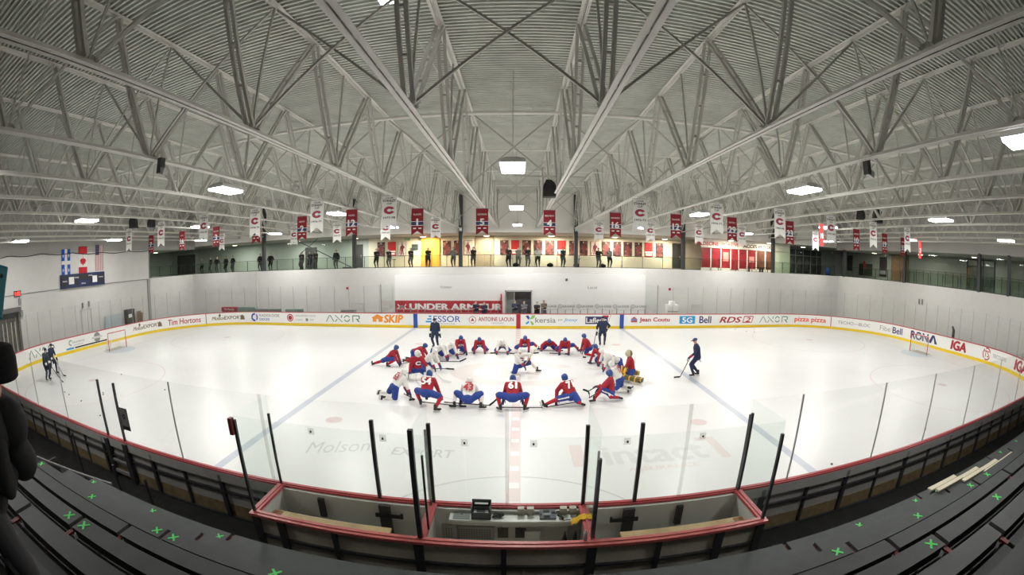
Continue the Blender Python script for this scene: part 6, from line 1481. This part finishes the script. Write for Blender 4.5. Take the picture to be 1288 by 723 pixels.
# --- coaches
STAND = dict(pelvis=(0, 0, .98), lean=6, head=(14, 0), hands=((-.30, .08, .84), (.30, .08, .84)), feet=((-.13, 0, .165), (.13, 0, .165)))
person('coach in navy tracksuit standing with arms down by the blue board stripe', (-4.8, 5.65, 0), 172, STAND, KC, scale=1.0)
person('coach in navy tracksuit seen from behind before the small navy board sign', (5.05, 6.3, 0), -8, dict(STAND, hands=((-.34, .1, .9), (.32, .2, 1.05))), KC, scale=1.04)
stick('thin stick held upright by the coach seen from behind', (5.35, 6.5, 1.15), (5.62, 6.55, 2.0), (5.66, 6.55, 2.15), WOODST, WOODST)
stick('stick blade resting on the ice beside the coach seen from behind', (4.72, 6.45, 1.0), (4.55, 6.4, .06), (4.4, 6.3, .04))
person('coach in navy tracksuit and red brimmed cap standing alone on the right blue line', (8.15, -1.1, 0), 78, dict(STAND, lean=10, head=(20, 0), hands=((-.22, .36, .98), (.26, -.12, .86)), feet=((-.14, .16, .165), (.14, -.12, .165))), K(KC, cap=CAPR, glove=GLOVE), scale=1.05)
stick('dark stick slanting to the ice from the lone coach', (7.75, -1.25, 1.0), (7.3, -1.25, .06), (7.02, -1.2, .04), M('maroon_stick', (.12,.02,.04), .4))
person('coach in navy tracksuit near the scoreboard corner, closer to the near glass', (-24.1, -8.45, 0), -80, dict(STAND, lean=12, hands=((-.1, .40, .95), (.16, .34, .8))), K(KC, top=M('dark_green_tracksuit', (.02,.035,.045), .75)))
stick('dark stick held low by the coach closer to the near glass', (-23.75, -8.35, .95), (-22.9, -8.0, .05), (-22.6, -8.05, .04))
person('coach in navy tracksuit near the scoreboard corner, farther one skating', (-25.3, -7.4, 0), -75, dict(STAND, lean=14, feet=((-.13, .3, .165), (.13, -.25, .165)), hands=((-.16, .42, .95), (.18, .36, .8))), KC)
stick('dark stick held by the farther skating coach', (-24.9, -7.3, .9), (-24.1, -7.2, .05), (-23.8, -7.15, .04))
# --- people on the team benches
KS = dict(top=BLACKC, bottom=GREYC, leg=GREYC, hair=True, mask=True, foot=SHOE, lo=True, coat=True)
ST2 = dict(pelvis=(0, 0, .93), lean=4, head=(4, 0), hands=((-.22, .16, .95), (.22, .16, .95)), feet=((-.11, 0, .1), (.11, 0, .1)))
FOLD = dict(ST2, hands=((.08, .20, 1.12), (-.08, .22, 1.18)))
PHONE = dict(ST2, hands=((-.1, .22, 1.38), (.12, .24, 1.36)), elbows=((-1, -.2, -.8), (1, -.2, -.8)))
person('masked person in dark jacket perched before the red sign, nearer the lettering', (-3.3, 14.75, .16), 178, dict(FOLD, lean=8), K(KS, top=NAVYC))
person('masked person in dark jacket before the red sign, nearer the doorway', (-2.65, 14.7, .10), 182, FOLD, K(KS, top=NAVYC, bottom=NAVYC))
person('masked person in navy jacket standing in the doorway at the open leaf side', (-.28, 15.3, .16), 178, dict(FOLD), K(KS, top=NAVYC))
person('masked person in grey jacket with folded arms before the doorway curtain', (.44, 15.2, .12), 180, FOLD, K(KS, top=M('mid_grey_jacket', (.16,.17,.19), .8)))
person('masked person in dark jacket beside the first restaurant lettering', (1.45, 15.0, .10), 172, FOLD, K(KS, bottom=BLACKC))
person('person behind the home bench half hidden by the dark jacket', (2.0, 15.6, .16), 190, FOLD, K(KS, top=M('taupe_jacket', (.16,.13,.10), .8), mask=False))
# --- watchers in the gallery
GP = [(-34.3,19.0,'pale jacket behind the glazing, first after the corner','g',FOLD,.16), (-33.0,19.2,'dark jacket behind the glazing, second after the corner','b',FOLD,0), (-31.8,18.9,'dark jacket behind the glazing, third after the corner','b',ST2,0), (-30.2,18.6,'dark suit and pale shirt behind the glazing, fourth after the corner','b',ST2,0), (-29.2,18.6,'dark jacket behind the glazing, fifth after the corner','b',ST2,0), (-25.2,18.2,'dark coat left of the first charcoal column','b',ST2,0), (-23.9,18.2,'dark coat right of the first charcoal column','b',ST2,0), (-21.5,20.4,'dark coat before the dark door left of the brace bars','b',FOLD,0), (-20.3,18.4,'dark coat, first of three by the brace bars','b',FOLD,0), (-19.6,18.8,'dark coat, middle of three by the brace bars','b',FOLD,0), (-18.8,18.4,'dark coat, last of three by the brace bars','b',FOLD,0),
      (-16.4,17.9,'black suit standing alone right at the railing','b',dict(ST2, hands=((-.3,.05,.85),(.3,.1,.82))),0), (-12.6,18.4,'dark coat under the dark red poster','b',FOLD,0), (-11.45,18.6,'dark coat leaning by the maroon poster','b',dict(FOLD,lean=16),0), (-9.4,18.5,'dark coat left of the orange passage','b',dict(FOLD,lean=10),0), (-7.9,18.6,'dark coat in front of the orange passage','b',dict(FOLD,lean=10),0), (-5.65,18.7,'grey coat right of the orange passage','g',PHONE,0), (-3.9,18.5,'dark coat before the beige panel','b',FOLD,0), (-.85,18.3,'bulky black coat by the first red poster','b',FOLD,0), (-.05,18.6,'grey coat under the first red poster','g',dict(FOLD,lean=12),0), (.75,18.5,'black coat holding a pale laptop','b',FOLD,0), (1.65,18.7,'white shirt raising both hands','w',PHONE,0), (3.75,18.4,'dark green coat sitting high near the middle red poster','d',dict(FOLD,lean=12),0), (6.85,18.4,'black coat raising a phone by the right column','b',PHONE,0), (7.9,18.7,'grey coat beside the one raising a phone','g',FOLD,0)]
tops = dict(b=BLACKC, g=M('warm_grey_coat', (.22,.22,.20), .85), w=M('white_shirt', (.55,.55,.52), .85), d=M('dark_green_coat', (.03,.05,.035), .85))
for i, (x, y, l, c, ps, _) in enumerate(GP):
    person('gallery watcher in '+l, (x, y, GZ), 180+random.Random(i).uniform(-18, 18), ps, K(KS, top=tops[c], bottom=GREYC if i % 3 else BLACKC, coat=True))
for i, (x, l) in enumerate(((-11.1,'maroon poster'), (.1,'first red poster'), (3.9,'middle red poster'), (-.7,'bulky black coat'), (5.2,'right column'))):
    t = thing('bar_stool', f'dark bar stool at the gallery railing below the {l}', 'stool', (x, 18.9, GZ)); MB().tube([(x,18.9,GZ+.7),(x,18.9,GZ+.75)],.18,12).build('seat', BLACKC, t); MB().tube([(x,18.9,GZ+.02),(x,18.9,GZ+.7)],.03,8).build('pedestal', DARKST, t); MB().tube([(x,18.9,GZ),(x,18.9,GZ+.02)],.2,12).build('base_disc', DARKST, t)
for i, (x, l) in enumerate(((-.25,'black coat'), (2.65,'white shirt'), (4.9,'middle red poster'), (7.2,'raised phone'))):
    t = thing('floor_bag', f'dark bag on the gallery floor near the {l}', 'bag', (x, 18.1, GZ)); q = MB().ell((x,18.1,GZ+.17),(.28,.16,.18)); q.build('bag_body', BLACKC, t); MB().tube([(x-.12,18.1,GZ+.3),(x,18.1,GZ+.42),(x+.12,18.1,GZ+.3)],.015,6).build('strap', BLACKC, t)
# --- watcher on the bleachers at the left edge of the view
wz = Z0+DZ*5-.06
pp, hw = person('person in black hat and long black coat standing on the bleachers, back turned', (-2.80, -19.09, wz), 4, dict(pelvis=(0, .02, .92), lean=32, head=(8, 0), hands=((.02, .20, 1.86), (.12, .40, 1.12)), feet=((-.12, -.12, .1), (.12, -.12, .1)), knees=((-.2,.3,0),(.2,.3,0)), elbows=((-1, -.3, 0), (.6, -1, -.4))), dict(top=BLACKC, bottom=M('charcoal_trouser', (.045,.045,.048), .9), coat=True, foot=SHOE), scale=.97)
root = pp
mb = MB(); mb.capsule((0, .24, 1.28), (0, .06, .98), .20, .19, n=16); mb.capsule((-.1, .25, 1.32), (.1, .25, 1.32), .17, .17, n=12); v_, f_ = remesh(mb, .03, 6); MB().mesh([tuple(x) for x in v_], f_).build('padded_coat', BLACKC, root, local=True)
hx = .50
mb = MB(); mb.tube([(0,hx,1.53),(0,hx,1.545),(0,hx,1.66),(0,hx,1.735),(0,hx,1.76)], [.10,.13,.135,.11,.03], 20); v_, f_ = remesh(mb, .012, 4); MB().mesh([tuple(x) for x in v_], f_).build('hat', M('black_fur_felt', (.008,.008,.009), .95), root, local=True)
t = thing('camera_bag', 'black padded bag hugged in front by the person in the black hat', 'bag', (-2.77, -18.56, wz+1.2))
mb = MB(); mb.capsule((-2.9, -18.66, wz+1.32), (-2.7, -18.66, wz+1.32), .15, .15).capsule((-2.9, -18.66, wz+1.10), (-2.7, -18.66, wz+1.10), .14, .14); v_, f_ = remesh(mb, .02, 5); MB().mesh([tuple(x) for x in v_], f_).build('bag_body', BLACKC, t); MB().tube([(-2.9,-18.72,wz+1.42),(-2.8,-18.74,wz+1.5),(-2.7,-18.72,wz+1.42)],.015,6).build('strap', BLACKC, t)
t = thing('teal_board', 'teal plastic board edge held up above the black hat', 'board', (-2.76, -18.64, 5.17))
mb = MB(); mb.cbox((-2.76, -18.64, 5.17), (.03, .24, .30), Matrix.Rotation(R_(-14),3,'X')); b_ = mb.build('board', M('teal_plastic', (.0,.17,.21), .4), t)
bv = b_.modifiers.new('bevel', 'BEVEL'); bv.width = .012; bv.segments = 3
MB().tube([(-2.745,-18.55,5.24),(-2.735,-18.55,5.24)],.012,10).build('rivet', BLACKP, t)
bpy.data.scenes.remove(TMP)
